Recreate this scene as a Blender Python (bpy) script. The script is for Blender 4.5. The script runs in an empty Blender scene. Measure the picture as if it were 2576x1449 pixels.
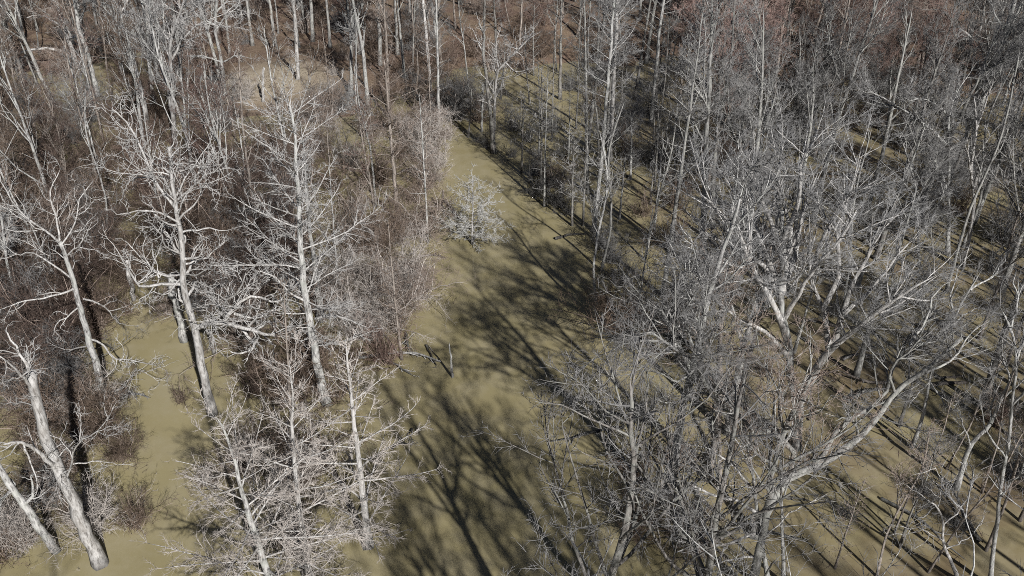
import bpy, math, random
import numpy as np

# ------------------------------------------------------------------ camera, light
PW, PH = 2576.0, 1449.0          # the pixel frame used for measuring the photograph
F = 2150.0                       # focal length in those pixels
TH = math.radians(32.0)          # downward pitch
HC = 36.0                        # camera height above the water

scn = bpy.context.scene
cam_d = bpy.data.cameras.new('camera')
cam_d.sensor_width = 36.0
cam_d.lens = 36.0 * F / PW
cam_d.clip_start = 0.5
cam_d.clip_end = 8000.0
cam = bpy.data.objects.new('camera', cam_d)
scn.collection.objects.link(cam)
cam.location = (0, 0, HC)
cam.rotation_euler = (math.pi / 2 - TH, 0, 0)
scn.camera = cam

SUN_EL = math.radians(34.0)
SUN_AZ = math.radians(27.0)      # shadows run away from the camera, 27 degrees to the left
world = bpy.data.worlds.new('World')
scn.world = world
world.use_nodes = True
wn = world.node_tree
sky = wn.nodes.new('ShaderNodeTexSky')
sky.sky_type = 'NISHITA'
sky.sun_disc = False
sky.air_density = 0.3
sky.dust_density = 0.2
sky.sun_elevation = SUN_EL
sky.sun_rotation = math.pi - SUN_AZ
bg = wn.nodes['Background']
wn.links.new(sky.outputs[0], bg.inputs[0])
bg.inputs[1].default_value = 0.05

sun_d = bpy.data.lights.new('sun', 'SUN')
sun_d.energy = 5.0
sun_d.angle = math.radians(0.8)
sun_d.color = (1.0, 0.97, 0.935)
sun = bpy.data.objects.new('sun', sun_d)
scn.collection.objects.link(sun)
sun.rotation_euler = (math.pi / 2 - SUN_EL, 0, SUN_AZ)
sun.location = (30, -60, 60)

scn.view_settings.view_transform = 'Standard'
scn.view_settings.look = 'None'
scn.view_settings.exposure = 0.1
scn.view_settings.gamma = 1.0
scn.view_settings.use_curve_mapping = False
scn.cycles.use_denoising = False
scn.cycles.use_adaptive_sampling = False
scn.cycles.pixel_filter_type = 'BLACKMAN_HARRIS'
scn.cycles.filter_width = 0.9
scn.cycles.max_bounces = 3
scn.cycles.diffuse_bounces = 1
scn.cycles.glossy_bounces = 2

CT, ST = math.cos(TH), math.sin(TH)


def ray(px, py):
    u = (px - PW / 2) / F
    v = (py - PH / 2) / F
    return np.array([u, CT - v * ST, -ST - v * CT])


def gpt(px, py, z=0.0):
    d = ray(px, py)
    return np.array([0, 0, HC]) + d * ((z - HC) / d[2])


def at_depth(px, py, Y):
    d = ray(px, py)
    return np.array([0, 0, HC]) + d * (Y / d[1])


def to_px(p):
    x, y, z = p[0], p[1], p[2] - HC
    dep = y * CT - z * ST
    up = y * ST + z * CT
    return PW / 2 + F * x / dep, PH / 2 - F * up / dep, dep


# ------------------------------------------------------------------ node helpers
def new_mat(name):
    m = bpy.data.materials.new(name)
    m.use_nodes = True
    nt = m.node_tree
    b = nt.nodes['Principled BSDF']
    b.inputs['Specular IOR Level'].default_value = 0.2
    b.inputs['Roughness'].default_value = 0.85
    return m, nt, b


def nd(nt, t, **kw):
    n = nt.nodes.new(t)
    for k, v in kw.items():
        setattr(n, k, v)
    return n


def noise(nt, vec, scale, detail=4.0, rough=0.6):
    n = nd(nt, 'ShaderNodeTexNoise')
    n.inputs['Scale'].default_value = scale
    n.inputs['Detail'].default_value = detail
    n.inputs['Roughness'].default_value = rough
    nt.links.new(vec, n.inputs['Vector'])
    return n.outputs[0]


def ramp(nt, fac, stops):
    r = nd(nt, 'ShaderNodeValToRGB')
    els = r.color_ramp.elements
    while len(els) < len(stops):
        els.new(0.5)
    for e, (p, c) in zip(els, stops):
        e.position = p
        e.color = (c[0], c[1], c[2], 1)
    nt.links.new(fac, r.inputs[0])
    return r.outputs[0]


def mix(nt, fac, a, b, mode='MIX'):
    m = nd(nt, 'ShaderNodeMix', data_type='RGBA', blend_type=mode)
    for s, v in ((0, fac), (6, a), (7, b)):
        if isinstance(v, (int, float)):
            m.inputs[s].default_value = v
        elif isinstance(v, tuple):
            m.inputs[s].default_value = (v[0], v[1], v[2], 1)
        else:
            nt.links.new(v, m.inputs[s])
    return m.outputs[2]


def mrange(nt, val, a, b, c, d):
    m = nd(nt, 'ShaderNodeMapRange')
    m.inputs[1].default_value, m.inputs[2].default_value = a, b
    m.inputs[3].default_value, m.inputs[4].default_value = c, d
    nt.links.new(val, m.inputs[0])
    return m.outputs[0]


def grey(nt, val):
    c = nd(nt, 'ShaderNodeCombineColor')
    for i in range(3):
        nt.links.new(val, c.inputs[i])
    return c.outputs[0]


def bark_mat(name, pale, mid, dark, patch):
    """Fissured bark: vertical streaks, lichen patches, a wet band at the waterline."""
    m, nt, b = new_mat(name)
    tc = nd(nt, 'ShaderNodeTexCoord')
    mp = nd(nt, 'ShaderNodeMapping')
    mp.inputs['Scale'].default_value = (1, 1, 0.22)
    nt.links.new(tc.outputs['Object'], mp.inputs['Vector'])
    streak = noise(nt, mp.outputs[0], 9.0, 6.0, 0.7)
    blotch = noise(nt, tc.outputs['Object'], 1.7, 4.0, 0.65)
    col = ramp(nt, streak, [(0.38, dark), (0.49, mid), (0.60, pale)])
    pf = ramp(nt, blotch, [(0.46, (0, 0, 0)), (0.62, (1, 1, 1))])
    sep = nd(nt, 'ShaderNodeSeparateXYZ')
    nt.links.new(tc.outputs['Object'], sep.inputs[0])
    pm = nd(nt, 'ShaderNodeMath', operation='MULTIPLY')
    nt.links.new(pf, pm.inputs[0])
    pm.inputs[1].default_value = 0.6
    col = mix(nt, pm.outputs[0], col, patch)
    oi = nd(nt, 'ShaderNodeObjectInfo')
    col = mix(nt, 1.0, col, grey(nt, mrange(nt, oi.outputs['Random'], 0, 1, 0.82, 1.12)), 'MULTIPLY')
    wob = noise(nt, tc.outputs['Object'], 3.0, 3.0, 0.5)
    zz = nd(nt, 'ShaderNodeMath', operation='ADD')
    nt.links.new(sep.outputs[2], zz.inputs[0])
    nt.links.new(wob, zz.inputs[1])
    wet = mrange(nt, zz.outputs[0], 0.5, 1.35, 0.3, 1.0)
    col = mix(nt, 1.0, col, grey(nt, wet), 'MULTIPLY')
    nt.links.new(col, b.inputs['Base Color'])
    bp = nd(nt, 'ShaderNodeBump')
    bp.inputs['Strength'].default_value = 0.55
    bp.inputs['Distance'].default_value = 0.05
    nt.links.new(streak, bp.inputs['Height'])
    nt.links.new(bp.outputs[0], b.inputs['Normal'])
    return m


def twig_mat(name, a, c):
    m, nt, b = new_mat(name)
    tc = nd(nt, 'ShaderNodeTexCoord')
    n = noise(nt, tc.outputs['Object'], 0.9, 5.0, 0.7)
    col = ramp(nt, n, [(0.36, a), (0.64, c)])
    oi = nd(nt, 'ShaderNodeObjectInfo')
    col = mix(nt, 1.0, col, grey(nt, mrange(nt, oi.outputs['Random'], 0, 1, 0.8, 1.15)), 'MULTIPLY')
    nt.links.new(col, b.inputs['Base Color'])
    return m


BARK = {
    'white': bark_mat('bark_bleached', (.62, .61, .595), (.46, .45, .435), (.16, .15, .14), (.35, .33, .305)),
    'gray': bark_mat('bark_gray', (.57, .565, .55), (.37, .365, .355), (.11, .105, .10), (.45, .465, .43)),
    'ash': bark_mat('bark_ash', (.44, .435, .42), (.30, .295, .28), (.11, .105, .10), (.40, .41, .37)),
    'brown': bark_mat('bark_brown', (.42, .37, .33), (.26, .225, .195), (.09, .075, .065), (.33, .30, .27)),
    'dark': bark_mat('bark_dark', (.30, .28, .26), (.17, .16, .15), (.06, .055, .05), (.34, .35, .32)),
}
TWIG = {
    'white': twig_mat('twigs_bleached', (.36, .355, .345), (.58, .57, .555)),
    'gray': twig_mat('twigs_gray', (.15, .148, .146), (.31, .306, .302)),
    'frost': twig_mat('twigs_frosted', (.50, .505, .49), (.72, .72, .70)),
    'silver': twig_mat('twigs_silver', (.19, .19, .19), (.37, .37, .37)),
    'pale': twig_mat('twigs_pale_tan', (.38, .345, .315), (.60, .555, .515)),
    'rose': twig_mat('twigs_rose', (.27, .175, .15), (.46, .34, .305)),
    'pink': twig_mat('twigs_pinkish', (.215, .168, .14), (.39, .32, .275)),
    'rust': twig_mat('twigs_rust', (.13, .085, .07), (.25, .18, .155)),
    'brown': twig_mat('twigs_brown', (.105, .076, .056), (.22, .168, .132)),
    'umber': twig_mat('twigs_umber', (.075, .054, .044), (.155, .115, .098)),
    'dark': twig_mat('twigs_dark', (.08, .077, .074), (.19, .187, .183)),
}

# ------------------------------------------------------------------ mesh helpers
COL = scn.collection


class Geo:
    """Collects tubes and links them as one mesh."""

    def __init__(self):
        self.v, self.q, self.t, self.n = [], [], [], 0

    def tubes(self, P, R, sides, rng=None, lump=0.0, flat_tip=False):
        """P (N,S,3) centre lines, R (N,S) radii."""
        N, S = P.shape[:2]
        if N == 0:
            return
        T = np.empty_like(P)
        T[:, 1:-1] = P[:, 2:] - P[:, :-2]
        T[:, 0] = P[:, 1] - P[:, 0]
        T[:, -1] = P[:, -1] - P[:, -2]
        T /= np.linalg.norm(T, axis=2, keepdims=True) + 1e-9
        mean = T.mean(axis=1)
        ref = np.where(np.abs(mean[:, 2:3]) > 0.75, np.array([[1.0, 0, 0]]), np.array([[0, 0, 1.0]]))[:, None, :]
        U = np.cross(T, np.broadcast_to(ref, T.shape))
        U /= np.linalg.norm(U, axis=2, keepdims=True) + 1e-9
        V = np.cross(T, U)
        M = S if flat_tip else S - 1
        a = np.arange(sides) * (2 * math.pi / sides)
        ca, sa = np.cos(a)[None, None, :, None], np.sin(a)[None, None, :, None]
        rr = R[:, :M, None, None]
        if lump and rng is not None:
            prof = 1 + lump * (rng.random((N, 1, sides, 1)) - 0.5) * 1.4 + lump * (rng.random((N, M, sides, 1)) - 0.5)
            rr = rr * prof
        ring = P[:, :M, None, :] + rr * (U[:, :M, None, :] * ca + V[:, :M, None, :] * sa)
        base = self.n
        self.v.append(ring.reshape(-1, 3))
        idx = base + np.arange(N * M * sides).reshape(N, M, sides)
        nx = np.roll(idx, -1, axis=2)
        if M > 1:
            q = np.stack([idx[:, :-1], nx[:, :-1], nx[:, 1:], idx[:, 1:]], axis=-1)
            self.q.append(q.reshape(-1, 4))
        self.n += N * M * sides
        tip = P[:, -1] if not flat_tip else P[:, -1] + T[:, -1] * R[:, -1:] * 0.15
        self.v.append(tip)
        ti = (self.n + np.arange(N))[:, None]
        self.n += N
        t = np.stack([idx[:, -1], nx[:, -1], np.broadcast_to(ti, (N, sides))], axis=-1)
        self.t.append(t.reshape(-1, 3))

    def mesh(self, name, mat, smooth=True):
        me = bpy.data.meshes.new(name)
        v = np.concatenate(self.v).astype(np.float32)
        q = np.concatenate(self.q) if self.q else np.zeros((0, 4), int)
        t = np.concatenate(self.t) if self.t else np.zeros((0, 3), int)
        me.vertices.add(len(v))
        me.vertices.foreach_set('co', v.ravel())
        loops = np.concatenate([q.ravel(), t.ravel()]).astype(np.int32)
        me.loops.add(len(loops))
        me.loops.foreach_set('vertex_index', loops)
        me.polygons.add(len(q) + len(t))
        st = np.concatenate([np.arange(len(q)) * 4, len(q) * 4 + np.arange(len(t)) * 3]).astype(np.int32)
        me.polygons.foreach_set('loop_start', st)
        if smooth:
            me.polygons.foreach_set('use_smooth', np.ones(len(st), bool))
        me.update(calc_edges=True)
        if mat:
            me.materials.append(mat)
        return me


def link(name, data, parent=None, loc=None):
    o = bpy.data.objects.new(name, data)
    COL.objects.link(o)
    if parent is not None:
        o.parent = parent
    if loc is not None:
        o.location = loc
    return o


def tag(o, label, cat, group=None, kind=None):
    if label:
        o['label'] = label
    if cat:
        o['category'] = cat
    if group:
        o['group'] = group
    if kind:
        o['kind'] = kind
    return o


# ------------------------------------------------------------------ branch growth
def norm(v):
    return v / (np.linalg.norm(v, axis=-1, keepdims=True) + 1e-9)


def grow(rng, S0, D, L, r0, nseg, wob, up, tip=0.25):
    """N wandering branches: start, direction, length, base radius, upward pull."""
    N = len(L)
    P = np.empty((N, nseg + 1, 3))
    P[:, 0] = S0
    d = norm(D)
    step = (L / nseg)[:, None]
    for k in range(nseg):
        P[:, k + 1] = P[:, k] + d * step
        d = norm(d + rng.normal(0, wob, (N, 3)) + np.array([0, 0, up]))
    s = np.linspace(0, 1, nseg + 1)[None]
    R = r0[:, None] * (1 - (1 - tip) * s)
    return P, R


def kids(rng, P, R, count, t0, t1, ang, ang_sd, flat=0.0):
    """Pick COUNT (array) attachment points per parent; returns parent index, t, point, direction, radius."""
    N, S = P.shape[:2]
    par = np.repeat(np.arange(N), count)
    M = len(par)
    if M == 0:
        return par, np.zeros(0), np.zeros((0, 3)), np.zeros((0, 3)), np.zeros(0)
    t = t0 + (t1 - t0) * rng.random(M)
    f = t * (S - 1)
    i = np.minimum(f.astype(int), S - 2)
    w = (f - i)[:, None]
    a, b = P[par, i], P[par, i + 1]
    pt = a * (1 - w) + b * w
    T = norm(b - a)
    rad = R[par, i] * (1 - w[:, 0]) + R[par, i + 1] * w[:, 0]
    rnd = rng.normal(0, 1, (M, 3))
    if flat:
        rnd[:, 2] *= (1 - flat)
    perp = norm(rnd - T * (rnd * T).sum(1, keepdims=True))
    an = rng.normal(ang, ang_sd, M)[:, None]
    D = T * np.cos(an) + perp * np.sin(an)
    return par, t, pt, D, rad


def plen(P):
    return np.linalg.norm(np.diff(P, axis=1), axis=2).sum(1)


def thinner(levels, k):
    """The same levels with twigs of k times the thickness and as many more of them."""
    out = []
    for i, lv in enumerate(levels):
        lv = dict(lv)
        if i:
            lv['rmin'] *= k
            lv['rmax'] *= k
            lv['n'] *= k ** -.7
        out.append(lv)
    return out


def fine(rng, geo, P, R, levels):
    """Grow the finer levels from branches P,R. Each level: per-metre count, t0, angle, length ratio, wobble, up, sides, segments, min radius, flat."""
    for lv in levels:
        L = plen(P)
        cnt = np.maximum(lv.get('min', 1), np.round(L * lv['n'] * (0.75 + 0.5 * rng.random(len(L)))).astype(int))
        par, t, pt, D, rad = kids(rng, P, R, cnt, lv['t0'], 1.0, lv['ang'], 0.25, lv.get('flat', 0))
        ln = np.clip(L[par] * lv['len'] * (1.05 - lv.get('fall', 0.5) * t), lv['lmin'], lv['lmax']) * (0.6 + 0.7 * rng.random(len(t)))
        r = np.clip(rad * lv.get('rr', 0.62), lv['rmin'], lv['rmax'])
        P2, R2 = grow(rng, pt, D, ln, r, lv['seg'], lv['wob'], lv['up'], lv.get('tip', 0.4))
        geo.tubes(P2, R2, lv['sides'])
        P, R = P2, R2
    return P, R


def spread_levels(s=1.0, dens=1.0, up=0.06):
    return [
        dict(n=1.45 * dens, t0=0.2, ang=0.72, len=0.42, lmin=1.1 * s, lmax=4.0 * s, rmin=.021, rmax=.058, wob=.085, up=up, sides=4, seg=5, fall=0.45, min=4),
        dict(n=3.2 * dens, t0=0.15, ang=0.72, len=0.42, lmin=.6 * s, lmax=1.8 * s, rmin=.0145, rmax=.025, wob=.11, up=up, sides=3, seg=3, min=4),
        dict(n=8.0 * dens, t0=0.08, ang=0.7, len=0.55, lmin=.35 * s, lmax=.9 * s, rmin=.0115, rmax=.0145, wob=.2, up=up, sides=3, seg=1, min=3),
    ]


def cypress_levels(s=1.0, dens=1.0):
    return [
        dict(n=4.8 * dens, t0=0.12, ang=0.85, len=0.42, lmin=.4 * s, lmax=1.5 * s, rmin=.0135, rmax=.024, wob=.2, up=.02, sides=3, seg=3, flat=.5, fall=0.75, min=4),
        dict(n=8.0 * dens, t0=0.08, ang=0.85, len=0.5, lmin=.22 * s, lmax=.6 * s, rmin=.0105, rmax=.013, wob=.22, up=.03, sides=3, seg=1, flat=.3, min=3),
    ]


def feather_levels(s=1.0, dens=1.0):
    return [
        dict(n=3.6 * dens, t0=0.12, ang=0.8, len=0.30, lmin=.35 * s, lmax=1.5 * s, rmin=.0135, rmax=.022, wob=.17, up=.03, sides=3, seg=3, flat=.4, fall=0.6, min=4),
        dict(n=6.5 * dens, t0=0.15, ang=0.75, len=0.5, lmin=.2 * s, lmax=.5 * s, rmin=.0105, rmax=.0125, wob=.22, up=.03, sides=3, seg=1, flat=.2, min=2),
    ]


def knotty_levels(s=1.0, dens=1.0):
    return [
        dict(n=1.5 * dens, t0=0.18, ang=0.85, len=0.5, lmin=.8 * s, lmax=3.2 * s, rmin=.018, rmax=.045, wob=.3, up=.06, sides=4, seg=6, min=4),
        dict(n=2.8 * dens, t0=0.15, ang=0.9, len=0.45, lmin=.4 * s, lmax=1.3 * s, rmin=.013, rmax=.022, wob=.32, up=.06, sides=3, seg=4, min=2),
        dict(n=3.6 * dens, t0=0.15, ang=0.8, len=0.5, lmin=.22 * s, lmax=.6 * s, rmin=.0105, rmax=.013, wob=.3, up=.04, sides=3, seg=1, min=2),
    ]


def resample(pts, n):
    """Smooth (Catmull-Rom) resampling of a polyline to n+1 points."""
    p = np.asarray(pts, float)
    if len(p) == 2:
        s = np.linspace(0, 1, n + 1)[:, None]
        return p[0] * (1 - s) + p[1] * s
    e = np.vstack([2 * p[0] - p[1], p, 2 * p[-1] - p[-2]])
    d = np.linalg.norm(np.diff(p, axis=0), axis=1)
    c = np.concatenate([[0], np.cumsum(d)])
    out = []
    for x in np.linspace(0, c[-1], n + 1):
        i = min(np.searchsorted(c, x, 'right') - 1, len(p) - 2)
        t = (x - c[i]) / (d[i] + 1e-9)
        a, b, cc, dd = e[i], e[i + 1], e[i + 2], e[i + 3]
        out.append(0.5 * ((2 * b) + (cc - a) * t + (2 * a - 5 * b + 4 * cc - dd) * t * t + (3 * b - a - 3 * cc + dd) * t ** 3))
    return np.array(out)


def trunk_tube(rng, pts, r0, r1, flare=1.35, sides=9, n=16, flat_tip=False, power=1.0):
    P = resample(pts, n)
    s = np.linspace(0, 1, n + 1)
    R = r0 + (r1 - r0) * s ** power
    h = np.linalg.norm(P - P[0], axis=1)
    R = R * (1 + (flare - 1) * np.exp(-h / 0.8))
    P = P.copy()
    P[1:-1] += rng.normal(0, r0 * 0.12, (n - 1, 3))
    P = np.vstack([P[:1] + (P[0] - P[1]) / (np.linalg.norm(P[0] - P[1]) + 1e-9) * 0.8, P])   # root below the water
    R = np.concatenate([[R[0] * 1.05], R])
    return P, R


def cypress_limbs(rng, P, R, n, t0, t1, lmax, prof, ang=1.35, droop=0.05, wob=.1):
    """Side branches all the way up a straight trunk; PROF(t in 0..1 along the crown) scales the length."""
    tt = t0 + (t1 - t0) * (np.arange(n) + rng.random(n)) / n
    f = tt * (len(P) - 1)
    i = np.minimum(f.astype(int), len(P) - 2)
    w = (f - i)[:, None]
    pt = P[i] * (1 - w) + P[i + 1] * w
    rad = R[i]
    az = np.arange(n) * 2.4 + rng.normal(0, .5, n)
    k = (tt - t0) / (t1 - t0)
    a = ang - 0.55 * k + rng.normal(0, .12, n)
    D = np.stack([np.cos(az) * np.sin(a), np.sin(az) * np.sin(a), np.cos(a)], 1)
    ln = lmax * np.array([prof(x) for x in k]) * (0.6 + 0.55 * rng.random(n))
    ln = np.maximum(ln, 0.35)
    r = np.clip(np.minimum(rad * 0.4, 0.010 + ln * 0.0085), .013, .055)
    P1, R1 = grow(rng, pt, D, ln, r, 6, wob, droop, 0.3)
    return P1, R1


def emit_tree(name, base, rng, trunk, limbs, levels, bark, twig, limb_mat=None, extra=None, limb_sides=6):
    """trunk: (P,R); limbs: list of (P(N,S,3), R, sides) sets; every limb a part, everything finer in the crown."""
    root = link(name, None, loc=base)
    P, R = trunk
    g = Geo()
    g.tubes(P[None], R[None], 10, rng, lump=0.16, flat_tip=R[-1] > 0.06)
    link('trunk', g.mesh('trunk', BARK[bark]), root)
    crown = Geo()
    for Ps, Rs in limbs:
        for k in range(len(Ps)):
            g = Geo()
            g.tubes(Ps[k:k + 1], Rs[k:k + 1], limb_sides, rng, lump=0.12)
            lo = link('limb', g.mesh('limb', BARK[limb_mat or bark]), root)
            if len(Ps) < 20:
                br, tg = Geo(), Geo()
                P2, R2 = fine(rng, br, Ps[k:k + 1], Rs[k:k + 1], levels[:1])
                tag(link('branches', br.mesh('branches', BARK[limb_mat or bark]), lo), None, None, kind='stuff')
                fine(rng, tg, P2, R2, levels[1:])
                tag(link('twigs', tg.mesh('twigs', TWIG[twig], smooth=False), lo), None, None, kind='stuff')
        if len(Ps) >= 20:
            fine(rng, crown, Ps, Rs, levels)
    if limbs and levels and len(P) > 6:      # the leading shoot carries twigs of its own
        k = int(len(P) * .7)
        fine(rng, crown, P[None, k:], np.minimum(R[None, k:], .06), levels)
    if extra is not None:
        extra(crown)
    if crown.n:
        c = link('crown', crown.mesh('crown', TWIG[twig], smooth=False), root)
    return root


LANDMARK = []      # (root, phrase) used to describe the trees near each of them


def px_poly(pts, Y, dy0, dy1, base):
    out = []
    n = len(pts)
    for i, p in enumerate(pts):
        d = dy0 + (dy1 - dy0) * (i / max(1, n - 1))
        out.append(at_depth(p[0], p[1], Y + d) - base)
    return np.array(out)


def hero(name, label, cat, pts, w, style, bark='gray', twig='gray', limbs=(), seed=1, group=None, phrase=None,
         auto=0, autolen=3.0, dens=1.0, crown_t=(0.3, 1.0), lean=0.0, prof=None, n=40, lmax=3.0, flat_tip=False,
         limb_mat=None, flare=1.55, ang=1.35, droop=0.05, wob=.1, feather=False, lscale=1.0, thin=.58, clear=None, zbase=0.0):
    """A tree measured from the photograph: PTS is its trunk in photo pixels from the waterline up, W its width there and at the top."""
    rng = np.random.default_rng(seed)
    base = gpt(pts[0][0], pts[0][1], zbase)
    Y = base[1]
    P0 = px_poly(pts, Y, 0, lean, base)
    dep = to_px(base)[2]
    r0, r1 = w[0] * 0.36 * dep / F, w[1] * 0.36 * dep / F
    H = np.linalg.norm(P0[-1])
    P, R = trunk_tube(rng, P0, r0, max(r1, 0.02), flare=flare, n=18)
    sets = []
    ex = []
    for j, l in enumerate(limbs):
        lp, lw = l[0], l[1]
        dyE = l[2] if len(l) > 2 else rng.uniform(-1, 1) * 0.25 * len(lp)
        # depth offset at the attachment follows the trunk
        first = at_depth(lp[0][0], lp[0][1], Y) - base
        tfrac = min(1.0, max(0.0, first[2] / max(H, .1)))
        Q = resample(px_poly(lp, Y, lean * tfrac, lean * tfrac + dyE, base), 9)
        Q[1:-1] += rng.normal(0, .035, (8, 3))
        lf = (.30 if style == 'knotty' else .42) * lscale
        rr = np.linspace(lw * lf * dep / F, max(0.016, lw * 0.1 * dep / F), 10)
        sets.append((Q[None], rr[None]))
    if style == 'cypress':
        pf = prof or (lambda k: (1.0 - 0.75 * k) * min(1.0, 0.55 + 2.2 * k))
        sets.append(cypress_limbs(rng, P, R, n, crown_t[0], min(crown_t[1], .985), lmax, pf, ang, droop, wob))
        lev = feather_levels(1.0, dens) if feather else cypress_levels(1.0, dens)
    elif style == 'knotty':
        lev = knotty_levels(1.0, dens)
    else:
        lev = spread_levels(1.0, dens)
    if clear:
        lev[0]['t0'] = clear
    lev = thinner(lev, min(1.0, max(thin, dep / 78)))
    if auto:
        cnt = np.array([auto])
        par, t, pt, D, rad = kids(rng, P[None], R[None], cnt, crown_t[0], crown_t[1], 0.75 if style != 'knotty' else 1.05, .2)
        ln = autolen * (1.15 - 0.5 * (t - crown_t[0]) / (crown_t[1] - crown_t[0])) * (0.7 + 0.5 * rng.random(auto))
        sets.append(grow(rng, pt, D, ln, np.clip(rad * 0.55, .03, .16), 8, .13 if style != 'knotty' else .3, .09, .2))
    root = emit_tree(name, base, rng, (P, R), sets, lev, bark, twig, limb_mat)
    tag(root, label, cat, group)
    if phrase:
        LANDMARK.append((root, phrase))
    return root


# ------------------------------------------------------------------ ground and water
def ground_height(x, y):
    h = -0.9 + 0.25 * np.sin(x * .13 + 1.3) * np.sin(y * .11) + 0.15 * np.sin(x * .41 + y * .23)
    def bump(cx, cy, rx, ry, a):
        return a * np.exp(-(((x - cx) / rx) ** 2 + ((y - cy) / ry) ** 2))
    h = h + bump(-30, 108, 17, 13, 1.9) + bump(-8, 128, 24, 14, 1.7) + bump(24, 134, 30, 14, 1.7)
    h = h + bump(62, 118, 22, 14, 1.2) + bump(-52, 84, 16, 16, 0.75) + bump(-70, 120, 18, 14, 1.2)
    h = h + 2.4 / (1 + np.exp(-(y - 134) / 6)) + bump(70, 112, 36, 16, 1.1) + 0.12 * np.sin(x * 1.1 + 0.6 * y) * np.sin(y * .9 - x * .3)
    h = h + 0.9 / (1 + np.exp(-(np.abs(x) - 140) / 12))
    return h


def build_ground():
    def axis(lo, hi, st, far):
        a = list(np.arange(lo, hi + .01, st))
        s, e = st, hi
        while e < far:
            s *= 1.45
            e += s
            a.append(e)
        s, e, b = st, lo, []
        while e > -far:
            s *= 1.45
            e -= s
            b.append(e)
        return np.array(b[::-1] + a)
    xs, ys = axis(-110, 110, 1.6, 3500), axis(10, 170, 1.4, 3500)
    X, Y = np.meshgrid(xs, ys)
    Z = ground_height(X, Y)
    nx, ny = len(xs), len(ys)
    g = Geo()
    g.v.append(np.stack([X, Y, Z], -1).reshape(-1, 3))
    idx = np.arange(nx * ny).reshape(ny, nx)
    g.q.append(np.stack([idx[:-1, :-1], idx[:-1, 1:], idx[1:, 1:], idx[1:, :-1]], -1).reshape(-1, 4))
    m, nt, b = new_mat('leaf_litter')
    tc = nd(nt, 'ShaderNodeTexCoord')
    n1 = noise(nt, tc.outputs['Object'], 0.35, 5, .65)
    n2 = noise(nt, tc.outputs['Object'], 6.0, 6, .75)
    c1 = ramp(nt, n2, [(.3, (.065, .043, .031)), (.5, (.18, .125, .095)), (.7, (.32, .235, .18))])
    c2 = ramp(nt, n2, [(.3, (.08, .056, .038)), (.5, (.22, .165, .115)), (.7, (.36, .28, .20))])
    f = ramp(nt, n1, [(.42, (0, 0, 0)), (.6, (1, 1, 1))])
    vd = nd(nt, 'ShaderNodeVectorMath', operation='DISTANCE')        # a patch of dry tan grass and sand
    nt.links.new(tc.outputs['Object'], vd.inputs[0])
    vd.inputs[1].default_value = (-30, 106, 0)
    wb = nd(nt, 'ShaderNodeMath', operation='MULTIPLY_ADD')
    nt.links.new(n1, wb.inputs[0])
    wb.inputs[1].default_value = 9.0
    nt.links.new(vd.outputs['Value'], wb.inputs[2])
    patch = mrange(nt, wb.outputs[0], 8, 15, 1, 0)
    tan = ramp(nt, n2, [(.3, (.25, .205, .15)), (.6, (.47, .41, .31))])
    nt.links.new(mix(nt, patch, mix(nt, f, c1, c2), tan), b.inputs['Base Color'])
    bp = nd(nt, 'ShaderNodeBump')
    bp.inputs['Strength'].default_value = .8
    bp.inputs['Distance'].default_value = .08
    nt.links.new(n2, bp.inputs['Height'])
    nt.links.new(bp.outputs[0], b.inputs['Normal'])
    tag(link('ground', g.mesh('ground', m)), None, None, kind='structure')

    m, nt, b = new_mat('muddy_water')
    tc = nd(nt, 'ShaderNodeTexCoord')
    n1 = noise(nt, tc.outputs['Object'], 0.06, 3, .5)
    col = ramp(nt, n1, [(.35, (.288, .252, .134)), (.65, (.345, .302, .170))])
    n3 = noise(nt, tc.outputs['Object'], 0.16, 5, .6)
    sp = nd(nt, 'ShaderNodeSeparateXYZ')
    nt.links.new(tc.outputs['Object'], sp.inputs[0])
    leafy = nd(nt, 'ShaderNodeMath', operation='MULTIPLY')       # shallower water over brown leaves, away from the channel
    nt.links.new(mrange(nt, sp.outputs[0], 4, 22, .15, 1.0), leafy.inputs[0])
    nt.links.new(mrange(nt, n3, .35, .65, 0, 1), leafy.inputs[1])
    col = mix(nt, leafy.outputs[0], col, (.185, .138, .086))
    silt = mrange(nt, noise(nt, tc.outputs['Object'], .45, 5, .65), .42, .66, 0, .5)
    col = mix(nt, silt, col, (.385, .345, .24))
    nt.links.new(col, b.inputs['Base Color'])
    b.inputs['Roughness'].default_value = .07
    b.inputs['IOR'].default_value = 1.33
    b.inputs['Specular IOR Level'].default_value = .5
    n2 = noise(nt, tc.outputs['Object'], 1.3, 2, .5)
    bp = nd(nt, 'ShaderNodeBump')
    bp.inputs['Strength'].default_value = .05
    bp.inputs['Distance'].default_value = .05
    nt.links.new(n2, bp.inputs['Height'])
    nt.links.new(bp.outputs[0], b.inputs['Normal'])
    g = Geo()
    s = 3400.0
    g.v.append(np.array([[-s, -s, 0], [s, -s, 0], [s, s, 0], [-s, s, 0]], float))
    g.q.append(np.array([[0, 1, 2, 3]]))
    tag(link('flood_water', g.mesh('flood_water', m)), None, None, kind='structure')


build_ground()

# ------------------------------------------------------------------ trees measured from the photograph
G_FRONT = 'young cypresses standing in the water near the camera'
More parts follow.
